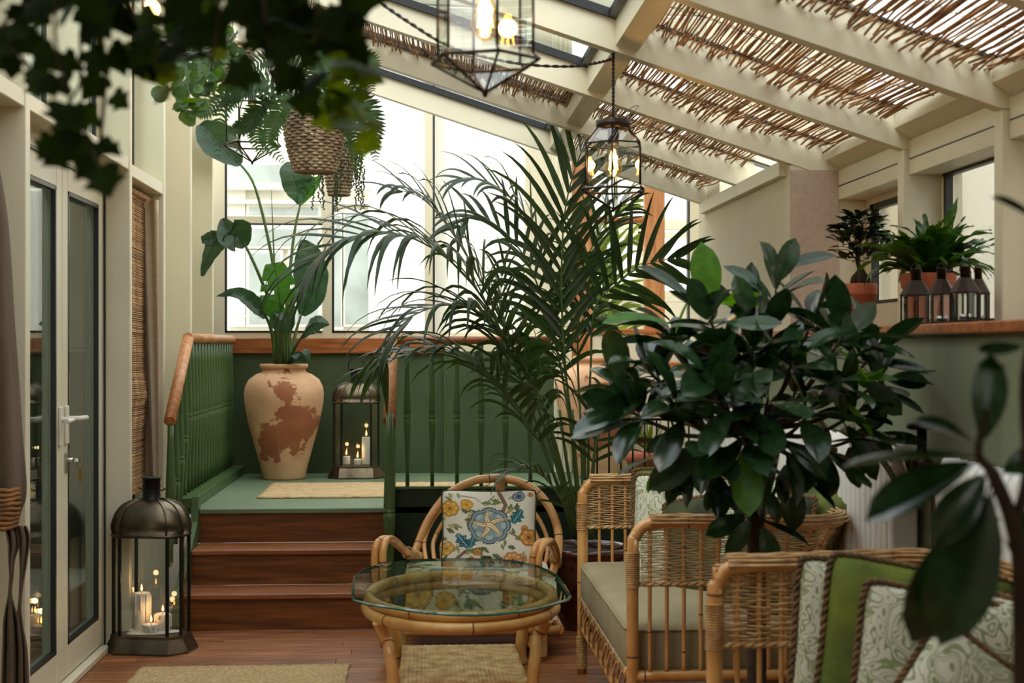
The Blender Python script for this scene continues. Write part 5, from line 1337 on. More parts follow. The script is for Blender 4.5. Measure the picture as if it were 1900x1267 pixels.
for i in range(5):
    x = -12+i*6; MB().tube([p-KP for p in smooth_path(kf(b0(x), (1070+x*2.5, 880, 6.6), (1062+x*4, 760, 6.55)), 4)], [.016, .012, .009, .009, .008, .008, .007, .007, .006][:9], 7).build('cane', M['stem'], kp)

# ------------------------------------------------------------------ strelitzia in the tall urn
UB = V(ux, UY, PZ+uh*.95)
st = thing('strelitzia', 'bird of paradise plant with big paddle leaves growing from the tall urn', 'plant', UB)
def sp(px, py, dy=0): return atY(px, py, UY+dy)-UB
def blade(name, mid, widths, mat, side=None, fold=.25, split=None):
    mid = smooth_path(mid, 6); K = len(mid); vs = []; fs = []; tot = K-1
    for i, p in enumerate(mid):
        t = i/tot; tg = (mid[min(i+1, K-1)]-mid[max(i-1, 0)]).normalized(); s_ = Vector(side) if side else tg.cross(V(0, -1, 0)); s_ = (s_-tg*s_.dot(tg)).normalized(); nn = s_.cross(tg)
        x = t*(len(widths)-1); j = min(int(x), len(widths)-2); w_ = widths[j]+(widths[j+1]-widths[j])*(x-j)
        for q in (-1, -.6, -.2, 0, .2, .6, 1): vs.append(p+s_*q*w_+nn*(abs(q)*w_*fold)*(1 if q else 0)+nn*.004*math.sin(i*2.1+q*3))
    for i in range(K-1):
        for c in range(6):
            if split and (i, c) in split: continue
            a = i*7+c; fs.append((a, a+7, a+8, a+1))
    m = MB(); m.add(vs, fs, 0, True); m.tube(mid, [.006*(1-.8*i/K) for i in range(K)], 5)
    return m.build(name, M[mat], st)
def stem(pts, r0=.014, r1=.006): pts = smooth_path(pts, 5); return MB().tube(pts, [r0+(r1-r0)*i/(len(pts)-1) for i in range(len(pts))], 7).build('stem', M['stem'], st)
stem([sp(524, 682), sp(520, 600), sp(505, 480, -.05), (sp(474, 350, -.1)), sp(446, 305, -.12)]); blade('leaf', [sp(446, 306, -.12), sp(420, 282, -.12), sp(392, 255, -.12), sp(371, 230, -.12)], [.02, .085, .12, .10, .03], 'leaf_strel', (-.2, .2, 1), .5)
stem([sp(530, 682), sp(533, 560, -.1), sp(545, 440, -.1), sp(557, 380, -.1)]); blade('leaf', [sp(557, 380, -.1), sp(553, 352, -.1), sp(545, 325, -.12), sp(540, 300, -.1)], [.01, .09, .10, .10, .02], 'leaf_strel', (1, .5, 0), .3)
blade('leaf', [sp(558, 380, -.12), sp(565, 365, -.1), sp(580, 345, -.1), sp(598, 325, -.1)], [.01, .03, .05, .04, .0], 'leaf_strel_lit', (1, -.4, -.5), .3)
stem([sp(518, 682), sp(512, 560), sp(507, 440, .05), sp(503, 350, .05)], .012, .001)
stem([sp(515, 682), sp(510, 590, -.1), sp(485, 520, -.2), sp(455, 455, -.25), sp(440, 440, -.25)]); blade('leaf', [sp(455, 458, -.25), sp(440, 436, -.28), sp(424, 432, -.3), sp(413, 405, -.3)], [.02, .10, .085, .01], 'leaf_strel', (.8, .2, .6), .5)
blade('leaf', [sp(428, 430, -.3), sp(405, 440, -.3), sp(388, 470, -.3), sp(374, 512, -.3)], [.02, .06, .065, .04, .01], 'leaf_strel', (1, -.3, .3), .3)
blade('leaf', [sp(415, 440, -.28), sp(395, 442, -.28), sp(374, 446, -.28)], [.03, .045, .02], 'leaf_strel', (0, .2, 1), .3)
stem([sp(512, 682), sp(505, 620, -.1), sp(492, 585, -.15), sp(470, 562, -.2)]); blade('leaf', [sp(492, 590, -.2), sp(470, 565, -.22), sp(440, 545, -.25), (sp(402, 550, -.25))], [.015, .055, .05, .03, .0], 'leaf_strel', (.3, .5, 1), .4)
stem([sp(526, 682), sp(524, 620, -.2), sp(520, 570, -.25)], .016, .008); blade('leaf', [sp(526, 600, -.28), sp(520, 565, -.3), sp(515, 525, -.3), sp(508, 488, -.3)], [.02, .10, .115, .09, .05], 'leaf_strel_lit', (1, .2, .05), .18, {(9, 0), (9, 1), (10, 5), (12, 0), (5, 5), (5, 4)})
stem([sp(536, 682), sp(548, 620, .05), sp(560, 580, .05)]); blade('leaf', [sp(560, 585, .05), sp(575, 540, .05), sp(572, 480, .05), sp(560, 445, .05)], [.02, .09, .11, .08, .01], 'leaf_strel', (1, .3, -.2), .25)
stem([sp(534, 682), sp(545, 650, -.1), sp(560, 625, -.15)]); blade('leaf', [sp(558, 628, -.15), sp(575, 605, -.18), sp(592, 598, -.2), (sp(612, 602, -.2))], [.01, .06, .05, .0], 'leaf_strel', (.2, .3, 1), .3)
blade('leaf', [sp(538, 672, -.1), sp(548, 655, -.15), sp(562, 655, -.18), sp(568, 672, -.18)], [.02, .05, .05, .02], 'leaf_strel', (1, .2, .4), .4)
blade('leaf', [sp(506, 575, -.3), sp(515, 590, -.32), sp(528, 595, -.33), sp(540, 580, -.33)], [.02, .06, .07, .02], 'leaf_strel', (0, .3, 1), .4)
for i in range(6): stem([sp(514+i*5, 684), sp(512+i*5, 640), sp(514+i*4, 596-i*4)], .018, .010)

# ------------------------------------------------------------------ big ficus between the sofas
FYY = 3.80
FP = V(atY(1404, 900, FYY).x, FYY, 0)
ft = palm_pot('broad leaved ficus tree on a bare trunk between the two sofas', 'ficus_tree', FP, .13, .26, 'glaze')
ft.location.x = FP.x
def fq(px, py, dy=0): return atY(px, py, FYY+dy)-FP
def branch(pts, r0, r1, sub=5): pts = smooth_path(pts, sub); return MB().tube(pts, [r0+(r1-r0)*i/(len(pts)-1) for i in range(len(pts))], 8).build('branch', M['bark'], ft)
tk = smooth_path([V(0, 0, .22), fq(1404, 1080), fq(1402, 980), fq(1404, 890), fq(1392, 830)], 6)
MB().tube(tk, [.026]*8+[.024]*(len(tk)-8), 12).build('trunk', M['bark'], ft)
MBS = [leaf_mesh('leaf', M['leaf_ficus'], 1, w_, 7, f, c, lambda t: math.sin(PI*min(1, (.04+.96*t)**1.25))**.62, .10) for w_, f, c in ((.40, .12, .25), (.44, .2, .45), (.36, .25, .1), (.42, .08, -.15), (.38, .3, .7))]
MBN = leaf_mesh('leaf', M['leaf_ficus_new'], 1, .42, 7, .15, .2, lambda t: math.sin(PI*min(1, (.04+.96*t)**1.25))**.62, .10)
hub = fq(1398, 800)
WH = [(1318, 590, -.05), (1440, 545, 0), (1508, 590, .05), (1566, 620, -.1), (1246, 625, .0), (1310, 690, -.2), (1395, 650, -.12), (1470, 670, -.2), (1560, 700, -.12), (1636, 705, 0), (1205, 690, .05), (1172, 765, 0), (1255, 760, -.18), (1345, 745, -.25), (1425, 740, -.22), (1505, 765, -.18), (1590, 765, -.05), (1375, 580, .15), (1240, 845, -.08), (1310, 825, -.2), (1380, 815, -.22), (1455, 830, -.16), (1535, 835, -.08), (1285, 700, .2), (1480, 720, .22), (1380, 720, .25), (1425, 620, -.05), (1620, 660, .1), (1150, 720, .08), (1340, 655, .05), (1540, 650, .15), (1600, 810, .08), (1330, 880, -.05), (1470, 880, .02)]
rg = random.Random(4)
nl = 0
for bi, (px, py, dy) in enumerate(WH):
    c = fq(px, py, dy); mid = hub.lerp(c, .55)+V(0, 0, -.04)
    branch([hub, mid, c], .0085, .0035)
    ax = ((c-hub).normalized()+V(0, 0, .45)).normalized()
    low = py > 815
    if low: ax = (c-hub+V(0, 0, -.12)).normalized()
    k = rg.choice((7, 8, 8)) if not low else 6
    a0 = rg.uniform(0, 6.28)
    e1 = ax.orthogonal().normalized(); e2 = ax.cross(e1)
    for i in range(k):
        a = a0+i*2.4; op_ = math.radians(28+62*(i/k)+rg.uniform(-8, 8)); d = (ax*math.cos(op_)+(e1*math.cos(a)+e2*math.sin(a))*math.sin(op_))
        d = (d+V(0, 0, -.16)).normalized()
        ln = rg.uniform(.135, .20)*(.8 if i == 0 else 1); pos = c-ax*(.05*i/k)
        link('leaf', MBN if rg.random() < .04 else MBS[rg.randrange(5)], ft, mtx=frame(d, (0, 0, 1) if rg.random() < .8 else (.5, -.6, .6), rg.uniform(-.5, .5), pos, ln)); nl += 1
def placed(root, base_w, tip_w, sc_w, mesh, up=(0, -.6, 1), roll=0, mat=None):
    off = off_of(root); d = tip_w-base_w; link('leaf', mesh, root, mtx=frame(d, up, roll, base_w-off, d.length))
def lf(bx, by_, tx, ty, dy=0, dt=0, m_=0, up=(0, -1, .3), roll=0, w_=1):
    placed(ft, atY(bx, by_, FYY+dy), atY(tx, ty, FYY+dy+dt), w_, m_ if not isinstance(m_, int) else MBS[m_], up, roll)
# leaves that stand out in the photograph
lf(1318, 585, 1303, 448, -.1, 0, MBN, (0, -1, 0)); lf(1440, 530, 1478, 440, -.05, .0, 0, (0, -1, .2)); lf(1318, 600, 1276, 515, -.1, -.05, 3); lf(1400, 600, 1365, 510, -.1, 0, 0, (0, -1, 0)); lf(1300, 570, 1185, 490, -.05, -.02, 2, (0, -.5, 1))
lf(1450, 500, 1550, 470, 0, .02, 2, (0, -.6, 1)); lf(1340, 598, 1452, 605, -.2, -.05, 3, (0, -.8, 1)); lf(1250, 600, 1120, 590, 0, -.05, MBN, (0, -.5, 1)); lf(1190, 755, 1062, 800, -.02, -.05, 2, (0, -.6, 1)); lf(1610, 640, 1700, 662, 0, 0, 2, (0, -.5, 1)); lf(1640, 700, 1735, 712, 0, 0, 2, (0, -.4, 1)); lf(1600, 700, 1672, 770, -.05, 0, 3, (0, -1, 0))
lf(1405, 900, 1352, 860, -.06, -.05, 0); lf(1396, 960, 1345, 905, -.06, -.04, 1, (0, -1, .3)); lf(1390, 955, 1312, 990, -.06, -.05, 0, (0, -1, .5)); lf(1395, 958, 1350, 1032, -.08, -.03, 0, (0, -1, 0)); lf(1412, 970, 1440, 1052, -.08, -.03, 1, (0, -1, 0)); lf(1425, 905, 1445, 970, -.06, -.02, 0, (0, -1, 0)); lf(1410, 965, 1505, 1010, -.05, .0, 2, (0, -.3, 1)); lf(1480, 870, 1500, 915, -.05, 0, 0, (0, -1, 0)); lf(1440, 880, 1460, 935, -.05, 0, 0, (0, -1, 0))
lf(1260, 870, 1240, 935, -.05, -.02, 0, (0, -1, 0)); lf(1300, 850, 1255, 920, -.05, -.02, 1, (0, -1, 0)); lf(1240, 800, 1200, 840, -.08, 0, 0)
branch([fq(1404, 960), fq(1420, 965, -.05), fq(1460, 985, -.05)], .004, .002)

# ------------------------------------------------------------------ foreground ficus at the right edge
GYY = 1.60
GP = V(atY(1893, 900, GYY).x, GYY, 0)
gt = thing('ficus_shrub', 'blurred broad leaved ficus cut by the right picture edge in front', 'plant', V(GP.x, GYY, .32))
off = gt.location
def gq(px, py, dy=0): return atY(px, py, GYY+dy)-off
def gl(bx, by_, tx, ty, m_=0, up=(0, -1, .4), dt=0, roll=0): placed(gt, atY(bx, by_, GYY), atY(tx, ty, GYY+dt), 1, MBS[m_], up, roll)
def gb(pts, r0, r1): pts = smooth_path(pts, 5); MB().tube(pts, [r0+(r1-r0)*i/(len(pts)-1) for i in range(len(pts))], 8).build('branch', M['bark'], gt)
gb([V(0, 0, .15), gq(1895, 1150), gq(1880, 980), gq(1838, 870)], .012, .008)
gb([gq(1838, 870), gq(1815, 840), gq(1830, 760)], .006, .004); gb([gq(1880, 980), gq(1905, 880), gq(1900, 700), gq(1930, 560)], .008, .004)
MB().lathe([(.09, -.32), (.12, -.05), (.125, 0), (.11, 0)], 24, (0, 0, .16+.0)).build('pot', M['glaze'], gt)
gl(1822, 850, 1604, 962, 2, (.2, -.6, 1)); gl(1815, 845, 1560, 858, 2, (0, .1, 1)); gl(1822, 830, 1845, 655, 0, (0, -1, 0)); gl(1815, 830, 1705, 765, 1, (0, -.5, 1)); gl(1835, 870, 1730, 1010, 1, (-.3, -.8, .6)); gl(1840, 890, 1745, 1200, 0, (-.4, -1, .1)); gl(1850, 900, 1700, 1205, 0, (0, -1, 0), .04)
gl(1850, 880, 1965, 830, 1, (0, -1, .5)); gl(1900, 700, 1808, 650, 0, (0, -.2, 1)); gl(1905, 640, 1812, 655, 3, (.1, -.7, 1)); gl(1940, 420, 1840, 362, 2, (0, -.6, 1)); gl(1860, 1000, 1950, 1070, 0, (0, -1, .2)); gl(1855, 960, 1800, 1110, 0, (0, -1, 0)); gl(1880, 1020, 1990, 960, 1, (0, -1, .2)); gl(1870, 930, 1930, 1010, 3, (0, -1, 0)); gl(1900, 600, 2000, 560, 1); gl(1930, 560, 1990, 470, 0); gl(1900, 740, 1985, 760, 2)

# ------------------------------------------------------------------ ledge plants
fpt, fh_, fr_ = fp; o0 = fpt.location
m = MB(); 
for a in range(5):
    an = a*2*PI/5+.3; m.tube(smooth_path([(.030*math.cos(an), .03*math.sin(an), fh_*.88), (.022*math.cos(an+.4), .02*math.sin(an+.4), fh_+.015), (.008*math.cos(an), .008*math.sin(an), fh_+.035), (0, 0, fh_+.055)], 4), [.006, .008, .011, .013, .014, .014, .013, .012, .012, .011, .010, .009, .009], 7)
m.build('swollen_root', M['bark'], fpt)
ptop = atY(1596, 400, o0.y)-o0
tr = [V(0, 0, fh_+.045), V(-.012, 0, fh_+.09), V(.006, 0, fh_+.19), V(-.004, 0, ptop.z-.02)]
MB().tube(smooth_path(tr, 4), [.009, .003], 7).build('trunk', M['bark'], fpt)
LB = leaf_mesh('leaf', M['leaf_bonsai'], 1, .5, 5, .15, .3, stalk=.12)
rg = random.Random(9)
s_ = o0.y/F
for i in range(280):
    h = rg.random(); cz = (fh_+.075)+(ptop.z-fh_-.075)*h; rad = (.018+.072*math.sin(PI*min(1, .25+.7*h))**.8)*rg.uniform(.3, 1.0); a = rg.uniform(0, 6.28)
    p = V(rad*math.cos(a)+.010*math.sin(h*7), rad*math.sin(a), cz); d = V(math.cos(a), math.sin(a), rg.uniform(-.1, .9))
    link('leaf', LB, fpt, mtx=frame(d, (0, 0, 1), rg.uniform(-.4, .4), p, rg.uniform(.040, .060)))
m = MB()
for i in range(16):
    a = rg.uniform(0, 6.28); h = rg.uniform(.1, .9); z = fh_+.085+(ptop.z-fh_-.085)*h; m.tube([(0, 0, z-.03), (.05*math.cos(a), .05*math.sin(a), z)], .0018, 4)
m.build('twig', M['bark'], fpt)
hpt, hh, hr = hp; o1 = hpt.location
HB = []
for k in range(6):
    vs = []; fs = []; n = 12; curl = (.9, .5, 1.2, .2, .7, 1.0)[k]; W = (.22, .26, .18, .16, .24, .2)[k]
    for i in range(n+1):
        t = i/n; x = t-(t**2)*.12*curl; z = .35*t-curl*.55*t*t*t; w_ = W/2*math.sin(PI*min(1, .08+.92*t**.8))**.7
        for q in (-1, -.5, 0, .5, 1): vs.append((x, q*w_, z+abs(q)*w_*.3+.022*math.sin(i*1.7+q*2+k)*abs(q)))
    for i in range(n):
        for q in range(4): a = i*5+q; fs.append((a, a+5, a+6, a+1))
    HB.append(MB().add(vs, fs, 0, True).mesh('leaf', M['leaf_hart']))
rg = random.Random(21)
for i in range(112):
    a = rg.uniform(0, 6.28); el = rg.uniform(.0, 1.25); d = V(math.cos(a)*math.cos(el), math.sin(a)*math.cos(el)*.8, math.sin(el)); L = rg.uniform(.14, .26)*(1.1-.25*math.sin(el))
    link('leaf', HB[rg.randrange(6)], hpt, mtx=frame(d, (0, 0, 1), rg.uniform(-.3, .3), (.02*math.cos(a), .02*math.sin(a), hh*.88+.015), L))
for tx, ty, k in ((1595, 425, 3), (1792, 362, 3), (1600, 500, 0), (1840, 470, 1), (1695, 390, 4), (1800, 400, 4), (1835, 545, 2)):
    p = atY(tx, ty, o1.y-.02)-o1; b = V(p.x*.25, 0, hh*.9+.02); link('leaf', HB[k], hpt, mtx=frame(p-b, (0, -.5, 1), 0, b, (p-b).length*.95))

# ------------------------------------------------------------------ hanging baskets, fern, string of pearls, ivy
def woven_basket(root, R, Hh, z0, rows, stakes=30, neck=1.0):
    prof = lambda h: R*(.62+.38*math.sin(PI*min(1, .12+.62*h))**.8 if h < .8 else .62+.38*math.sin(PI*.616)**.8*neck)
    def pr(h): return R*(.50+.50*math.sin(PI*(.10+.48*h)))
    m = MB()
    for q in range(rows):
        h = q/(rows-1); K = stakes*4; r = pr(h); m.tube([((r+.0045*math.cos(i*PI/4+PI*(q % 2)))*math.cos(2*PI*i/K), (r+.0045*math.cos(i*PI/4+PI*(q % 2)))*math.sin(2*PI*i/K), z0+Hh*h) for i in range(K)], Hh/rows*.50, 5, True)
    for i in range(stakes): a = 2*PI*i/stakes; m.tube([(pr(h)*math.cos(a), pr(h)*math.sin(a), z0+Hh*h) for h in (0, .15, .4, .7, 1)], .003, 5)
    for q in (0, 1): m.tube([((pr(1)+.004+.003*math.cos(i*PI/2+q*PI))*math.cos(2*PI*i/120), (pr(1)+.004)*math.sin(2*PI*i/120), z0+Hh+.006+.003*math.sin(i*PI/2+q*PI)) for i in range(120)], .0045, 5, True)
    m.build('woven_basket', M['basket'], root)
    MB().lathe([(.001, 0), (pr(0)*.98, .002)], 24, (0, 0, z0), capb=False, capt=False).build('basket_base', M['basket'], root)
    MB().lathe([(pr(.9)*.97, 0), (.001, .01)], 24, (0, 0, z0+Hh*.9), capb=False, capt=False).build('soil', M['soil'], root)
    m = MB()
    for i in range(3): a = i*2*PI/3+.4; m.tube([(pr(1)*math.cos(a), pr(1)*math.sin(a), z0+Hh), (0, 0, z0+Hh+.42)], .0015, 4)
    m.tube([(0, 0, z0+Hh+.42), (0, 0, z0+Hh+1.1)], .0018, 4); m.build('hanging_wire', M['wire'], root)
def hb(label, name, px, ytop, ybot, Y, wpx, rows):
    b = atY(px, ybot, Y); s = Y/F; t = thing(name, label, 'hanging plant', b); woven_basket(t, wpx*s/2, (ybot-ytop)*s, 0, rows); return t, (ybot-ytop)*s
B1Y, B2Y, B3Y = 5.0, 5.9, 5.4
hb1, h1 = hb('hanging fern in the largest grey willow basket', 'hanging_fern', 584, 194, 318, B1Y, 112, 24)
hb2, h2 = hb('string of pearls trailing from the small willow basket', 'hanging_pearls', 629, 274, 361, B2Y, 52, 15)
hb3, h3 = hb('hanging basket behind the ivy at the upper left with creeping round leaves', 'hanging_creeper', 438, 88, 165, B3Y, 60, 14)
def fern_frond(root, path, w_, n, mat='leaf_fern', seed=0):
    off = off_of(root); P_ = [p-off for p in smooth_path(path, 7)]; K = len(P_); rg = random.Random(seed)
    fr = MB().tube(P_, [.0018, .0006], 4).build('frond', M['stem'], root)
    m = MB(); cum = 0
    for i in range(n):
        u = .08+.9*i/n; x = u*(K-1); j = int(x); p = P_[j].lerp(P_[min(j+1, K-1)], x-j); tg = (P_[min(j+1, K-1)]-P_[j]).normalized()
        ref = V(0, -1, .2); sd = tg.cross(ref).normalized(); ln = w_*math.sin(PI*(.12+.86*u))**.8
        for s in (-1, 1):
            d = (sd*s+tg*.35+V(0, 0, -.12)+ref*rg.uniform(-.1, .3)).normalized(); q = tg*ln*.16; e = p+d*ln
            md = p+d*ln*.5
            m.add([p-q*.8, md-q, e, md+q*.8, p+q*.6], [(0, 1, 2, 3, 4)], 0, True)
    o = m.build('pinnae', M[mat], fr); o['kind'] = 'stuff'
def fk(c, *pts): return [atY(577, 205, B1Y)]+[atY(x, y, B1Y+c) for x, y in pts]
for i, (c, pts, w_) in enumerate((
    (-.1, ((500, 165), (430, 170), (385, 205), (365, 212)), .05), (-.1, ((500, 150), (445, 165), (410, 215), (404, 300)), .05), (-.05, ((505, 180), (468, 220), (445, 240), (420, 238)), .045),
    (-.15, ((540, 180), (512, 220), (498, 265), (530, 305)), .05), (.0, ((620, 150), (660, 120), (680, 140), (692, 172)), .05), (-.1, ((630, 180), (668, 200), (690, 250), (698, 302)), .055),
    (-.05, ((620, 190), (650, 230), (662, 280), (660, 330)), .05), (.05, ((625, 170), (680, 190), (700, 240), (690, 290)), .05), (-.15, ((600, 160), (600, 120), (570, 90), (530, 80)), .05),
    (-.1, ((620, 150), (650, 100), (690, 110), (700, 130)), .045), (0, ((560, 140), (520, 110), (470, 120), (425, 170)), .05), (-.05, ((560, 150), (480, 200), (475, 250), (486, 290)), .05),
    (.1, ((600, 130), (640, 100), (665, 150), (640, 210)), .05), (-.2, ((600, 180), (640, 190), (655, 210), (650, 260)), .05), (-.1, ((570, 150), (590, 100), (640, 80), (680, 88)), .045))):
    fern_frond(hb1, fk(c, *pts), w_, 30, seed=i)
# pearls
m = MB(); bead = [(0, 0, .0048), (.0045, 0, 0), (0, .0045, 0), (-.0045, 0, 0), (0, -.0045, 0), (0, 0, -.0048)]; bf = [(0, 1, 2), (0, 2, 3), (0, 3, 4), (0, 4, 1), (5, 2, 1), (5, 3, 2), (5, 4, 3), (5, 1, 4)]
rg = random.Random(3); strands = MB()
for k in range(34):
    a = rg.uniform(0, 6.28); R0 = .060; sp_ = rg.uniform(.0, .055); L = rg.uniform(.06, .30); p = V(R0*math.cos(a), R0*math.sin(a), h2+.01); pts = [p.copy()]
    p = p+V(sp_*math.cos(a), sp_*math.sin(a), .012); n = int(L/.007)
    for i in range(n):
        p = p+V(rg.uniform(-.002, .002), rg.uniform(-.002, .002), -.007); pts.append(p.copy()); q = V(rg.uniform(-.005, .005), rg.uniform(-.005, .005), 0); m.add([Vector(b)+p+q for b in bead], bf, 0, True)
    strands.tube(pts, .0006, 3)
for k in range(260):
    a = rg.uniform(0, 6.28); r = rg.uniform(0, .075); p = V(r*math.cos(a), r*math.sin(a), h2+rg.uniform(0, .02)); m.add([Vector(b)*1.2+p for b in bead], bf, 0, True)
strands.build('trailing_stem', M['stem'], hb2); o = m.build('bead_leaves', M['pearls'], hb2); o['kind'] = 'stuff'
# creeper with round leaves
RL = [MB().add([(0, 0, 0)]+[(.5+.5*math.cos(a*PI/5), .48*math.sin(a*PI/5), .04*math.cos(a*2)) for a in range(10)], [(0, 1+(i+5) % 10, 1+(i+6) % 10) for i in range(10)], 0, True).mesh('leaf', M['leaf_round'])]
def creeper(root, paths, Lf, dens, meshes, Y, r=.0012, seed=1, spread=.6):
    off = off_of(root); rg = random.Random(seed)
    for pth in paths:
        pts = [atY(x, y, Y+dy)-off for x, y, dy in pth]; pts = smooth_path(pts, 6); v = MB().tube(pts, r, 4).build('vine', M['stem'] if r < .002 else M['bark'], root)
        acc = 0
        for a, b in zip(pts, pts[1:]):
            acc += (b-a).length
            while acc > dens:
                acc -= dens; p = b; an = rg.uniform(0, 6.28); d = V(math.cos(an), -abs(math.sin(an))*.5+.1, rg.uniform(-.9, .3)).normalized(); q = p+d*Lf*spread*rg.random()
                link('leaf', meshes[rg.randrange(len(meshes))], v, mtx=frame(d+V(0, 0, -.35), (rg.uniform(-.3, .3), -1, rg.uniform(0, .8)), rg.uniform(-.6, .6), q, Lf*rg.uniform(.6, 1.15)))
CYc = 4.2
cr_ = hb3
creeper(cr_, [[(420, 95, -.2), (380, 60, -.8), (330, 60, -1.1), (305, 90, -1.2), (312, 160, -1.2), (330, 175, -1.2)], [(425, 92, -.2), (370, 80, -.8), (345, 120, -1.1), (352, 180, -1.2), (365, 215, -1.2)], [(430, 95, -.2), (390, 100, -.6), (380, 140, -.9), (350, 150, -1.0), (358, 205, -1.1)], [(420, 90, -.2), (400, 60, -.6), (395, 130, -.9), (388, 190, -.9)], [(430, 90, -.2), (360, 50, -.8), (290, 60, -1.1), (285, 110, -1.2)]], .042, .011, RL, B3Y, .0012, 5)

# ivy in the foreground
def ivy_mesh(mat):
    a_ = [(0, 0), (-.10, .28), (.05, .50), (.30, .34), (.42, .56), (.62, .28), (1.0, 0)]
    up_ = [(x, y) for x, y in a_]; dn = [(x, -y) for x, y in a_[1:-1]][::-1]
    poly = up_+dn; m = MB(); vs = [(.35, 0, .05)]+[(x, y, -.10*abs(y)) for x, y in poly]; k = len(poly)
    m.add(vs, [(0, 1+(i+1) % k, 1+i) for i in range(k)], 0, True); return m.mesh('leaf', M[mat])
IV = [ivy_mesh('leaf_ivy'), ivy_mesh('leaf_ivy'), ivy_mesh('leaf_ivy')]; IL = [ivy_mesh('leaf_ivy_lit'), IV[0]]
IY = 1.75
ip = atY(470, -330, IY)
iv = thing('hanging_ivy', 'dark out of focus ivy hanging from the top edge at the left', 'hanging plant', ip)
woven_basket(iv, .14, .15, 0, 12)
S0 = (470, -180, 0)
paths = [
 [S0, (360, -200, -.05), (180, -120, -.1), (110, 0, -.1), (105, 90, -.1), (130, 190, -.1), (160, 250, -.1), (175, 300, -.1)],
 [S0, (300, -200, 0), (170, -60, .0), (150, 60, .0), (150, 150, 0), (120, 210, 0), (140, 270, 0)],
 [S0, (250, -220, 0), (90, -80, .0), (40, 10, .0), (20, 80, .0), (55, 130, 0)],
 [S0, (260, -200, 0), (140, -80, 0), (60, -10, 0), (10, 40, 0), (-20, 100, 0)],
 [S0, (330, -150, .1), (220, -40, .1), (190, 60, .1), (195, 150, .1), (185, 270, .1), (180, 310, .1)],
 [S0, (340, -150, .1), (240, -30, .1), (255, 60, .1), (250, 110, .1)],
 [S0, (400, -120, .0), (330, -30, 0), (300, 40, 0), (270, 80, 0)], [S0, (400, -120, .0), (360, -20, 0), (350, 60, 0), (330, 100, 0)],
 [S0, (430, -120, .0), (410, 0, -.05), (400, 70, -.05), (390, 120, -.05)], [S0, (450, -110, .0), (450, 0, 0), (445, 50, 0), (450, 90, 0)],
 [S0, (480, -110, .0), (490, 0, -.1), (495, 60, -.1), (505, 110, -.1), (512, 150, -.1)], [S0, (500, -110, .0), (530, 0, 0), (545, 50, 0), (545, 100, 0), (552, 140, 0)],
 [S0, (520, -120, .0), (580, -10, -.05), (590, 40, -.05), (585, 80, 0)], [S0, (540, -120, .0), (620, -20, 0), (640, 40, 0), (640, 80, 0)],
 [S0, (550, -130, .0), (650, -30, .05), (672, 5, .05), (668, 40, .05)], [S0, (500, -110, .0), (560, -10, .1), (572, 60, .1), (598, 130, .1), (606, 175, .1), (612, 215, .1)],
 [S0, (380, -140, .1), (290, -40, .15), (320, 30, .15), (380, 50, .15)], [S0, (470, -120, .1), (470, 0, .15), (520, 30, .15), (560, 70, .15)],
]
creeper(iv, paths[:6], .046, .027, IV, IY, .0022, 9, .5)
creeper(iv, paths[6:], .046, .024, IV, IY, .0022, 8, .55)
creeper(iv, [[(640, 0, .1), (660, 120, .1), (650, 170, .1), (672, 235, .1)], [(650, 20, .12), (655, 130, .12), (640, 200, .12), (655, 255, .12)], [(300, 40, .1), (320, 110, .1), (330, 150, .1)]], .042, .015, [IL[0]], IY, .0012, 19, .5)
creeper(iv, [[S0, (200, -150, .1), (50, 0, .1), (35, 90, .1), (60, 125, .1)], [(160, 250, -.1), (175, 290, -.1), (190, 318, -.1)], [(255, 60, .1), (262, 90, .1), (268, 112, .1)], [S0, (420, -100, .2), (400, 60, .2), (420, 90, .2)], [S0, (390, -100, .2), (350, 50, .2), (375, 75, .2)]], .042, .016, IL, IY, .0016, 12, .5)

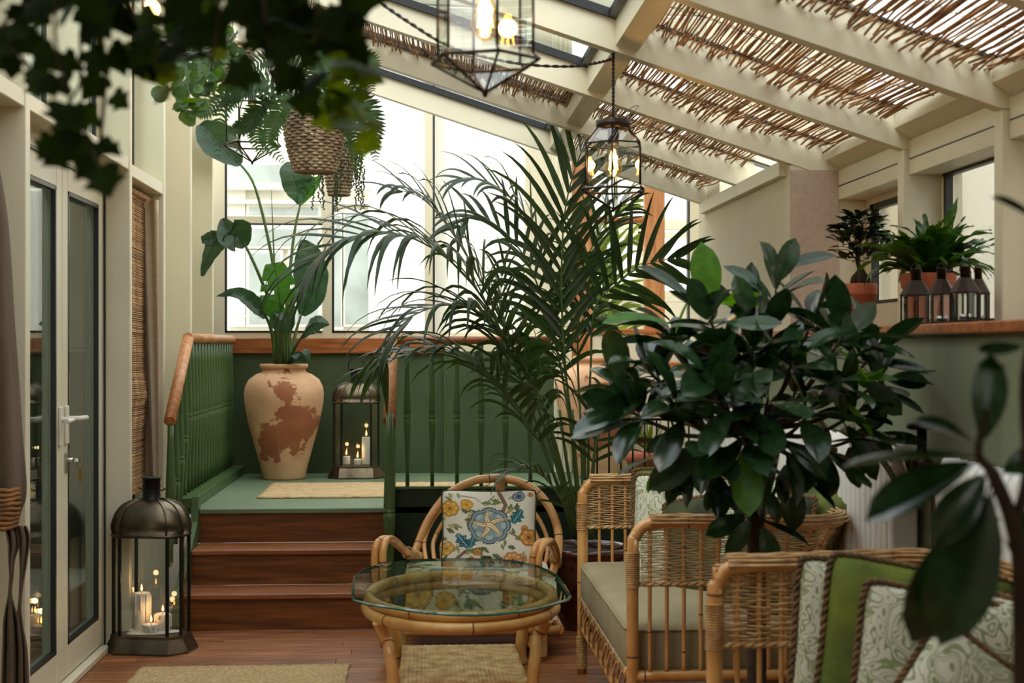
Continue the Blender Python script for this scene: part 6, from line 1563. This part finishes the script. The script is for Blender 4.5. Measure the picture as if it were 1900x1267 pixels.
# ------------------------------------------------------------------ plants and iron rail on the platform's right side
t = thing('iron_rail', 'low black wrought iron rail behind the farther sofa', 'railing', (atY(1175, 800, 7.30).x, 7.30, PZ))
x0, x1 = atY(1108, 800, 7.3).x-t.location.x, atY(1262, 800, 7.3).x-t.location.x; zt2 = atY(1200, 778, 7.3).z-PZ
MB().tube([(x0, 0, zt2), (x1, 0, zt2)], .007, 8).build('top_rail', M['iron_dark'], t); MB().tube([(x0, 0, .05), (x1, 0, .05)], .006, 8).build('bottom_rail', M['iron_dark'], t)
for i in range(8): MB().tube([(x0+(x1-x0)*i/7, 0, 0), (x0+(x1-x0)*i/7, 0, zt2)], .005, 6).build('bar', M['iron_dark'], t)
AP = atY(1205, 860, 7.9)
al = thing('aloe_plant', 'spiky pale green aloe in a terracotta pot behind the iron rail', 'plant', (AP.x, 7.9, PZ))
MB().lathe([(.09, 0), (.13, .16), (.145, .17), (.145, .21), (.125, .21)], 24).build('pot', M['terracotta'], al)
AL = leaf_mesh('leaf', M['leaf_ivy_lit'], 1, .10, 6, .3, -.3, lambda t: (1-t)**.7)
for i in range(26): a = i*2.4; el = .4+.9*i/26; link('leaf', AL, al, mtx=frame((math.cos(a)*math.cos(el), math.sin(a)*math.cos(el), math.sin(el)), (0, 0, 1), 0, (0, 0, .21), .20))
BP = atY(1128, 640, BKY+1.2)
bp2 = palm_pot('broad fronded palm outside the orange framed window', 'outside_palm', V(BP.x, BKY+1.2, -.12), .2, .5, 'terracotta')
bp2.location.z = -.12
for i, pts in enumerate(([(1130, 700), (1128, 560), (1125, 470), (1140, 400), (1180, 370)], [(1130, 700), (1122, 560), (1105, 470), (1085, 420), (1072, 400)], [(1130, 700), (1128, 580), (1130, 500), (1150, 450), (1185, 440)], [(1130, 700), (1120, 600), (1105, 540), (1085, 500)])):
    Yb = BKY+1.2; frond(bp2, [V(BP.x, Yb, .35)]+[atY(x, y, Yb) for x, y in pts], .30, 14, .045, .5, 60, .9, .5, 'leaf_ivy_lit', seed=30+i)
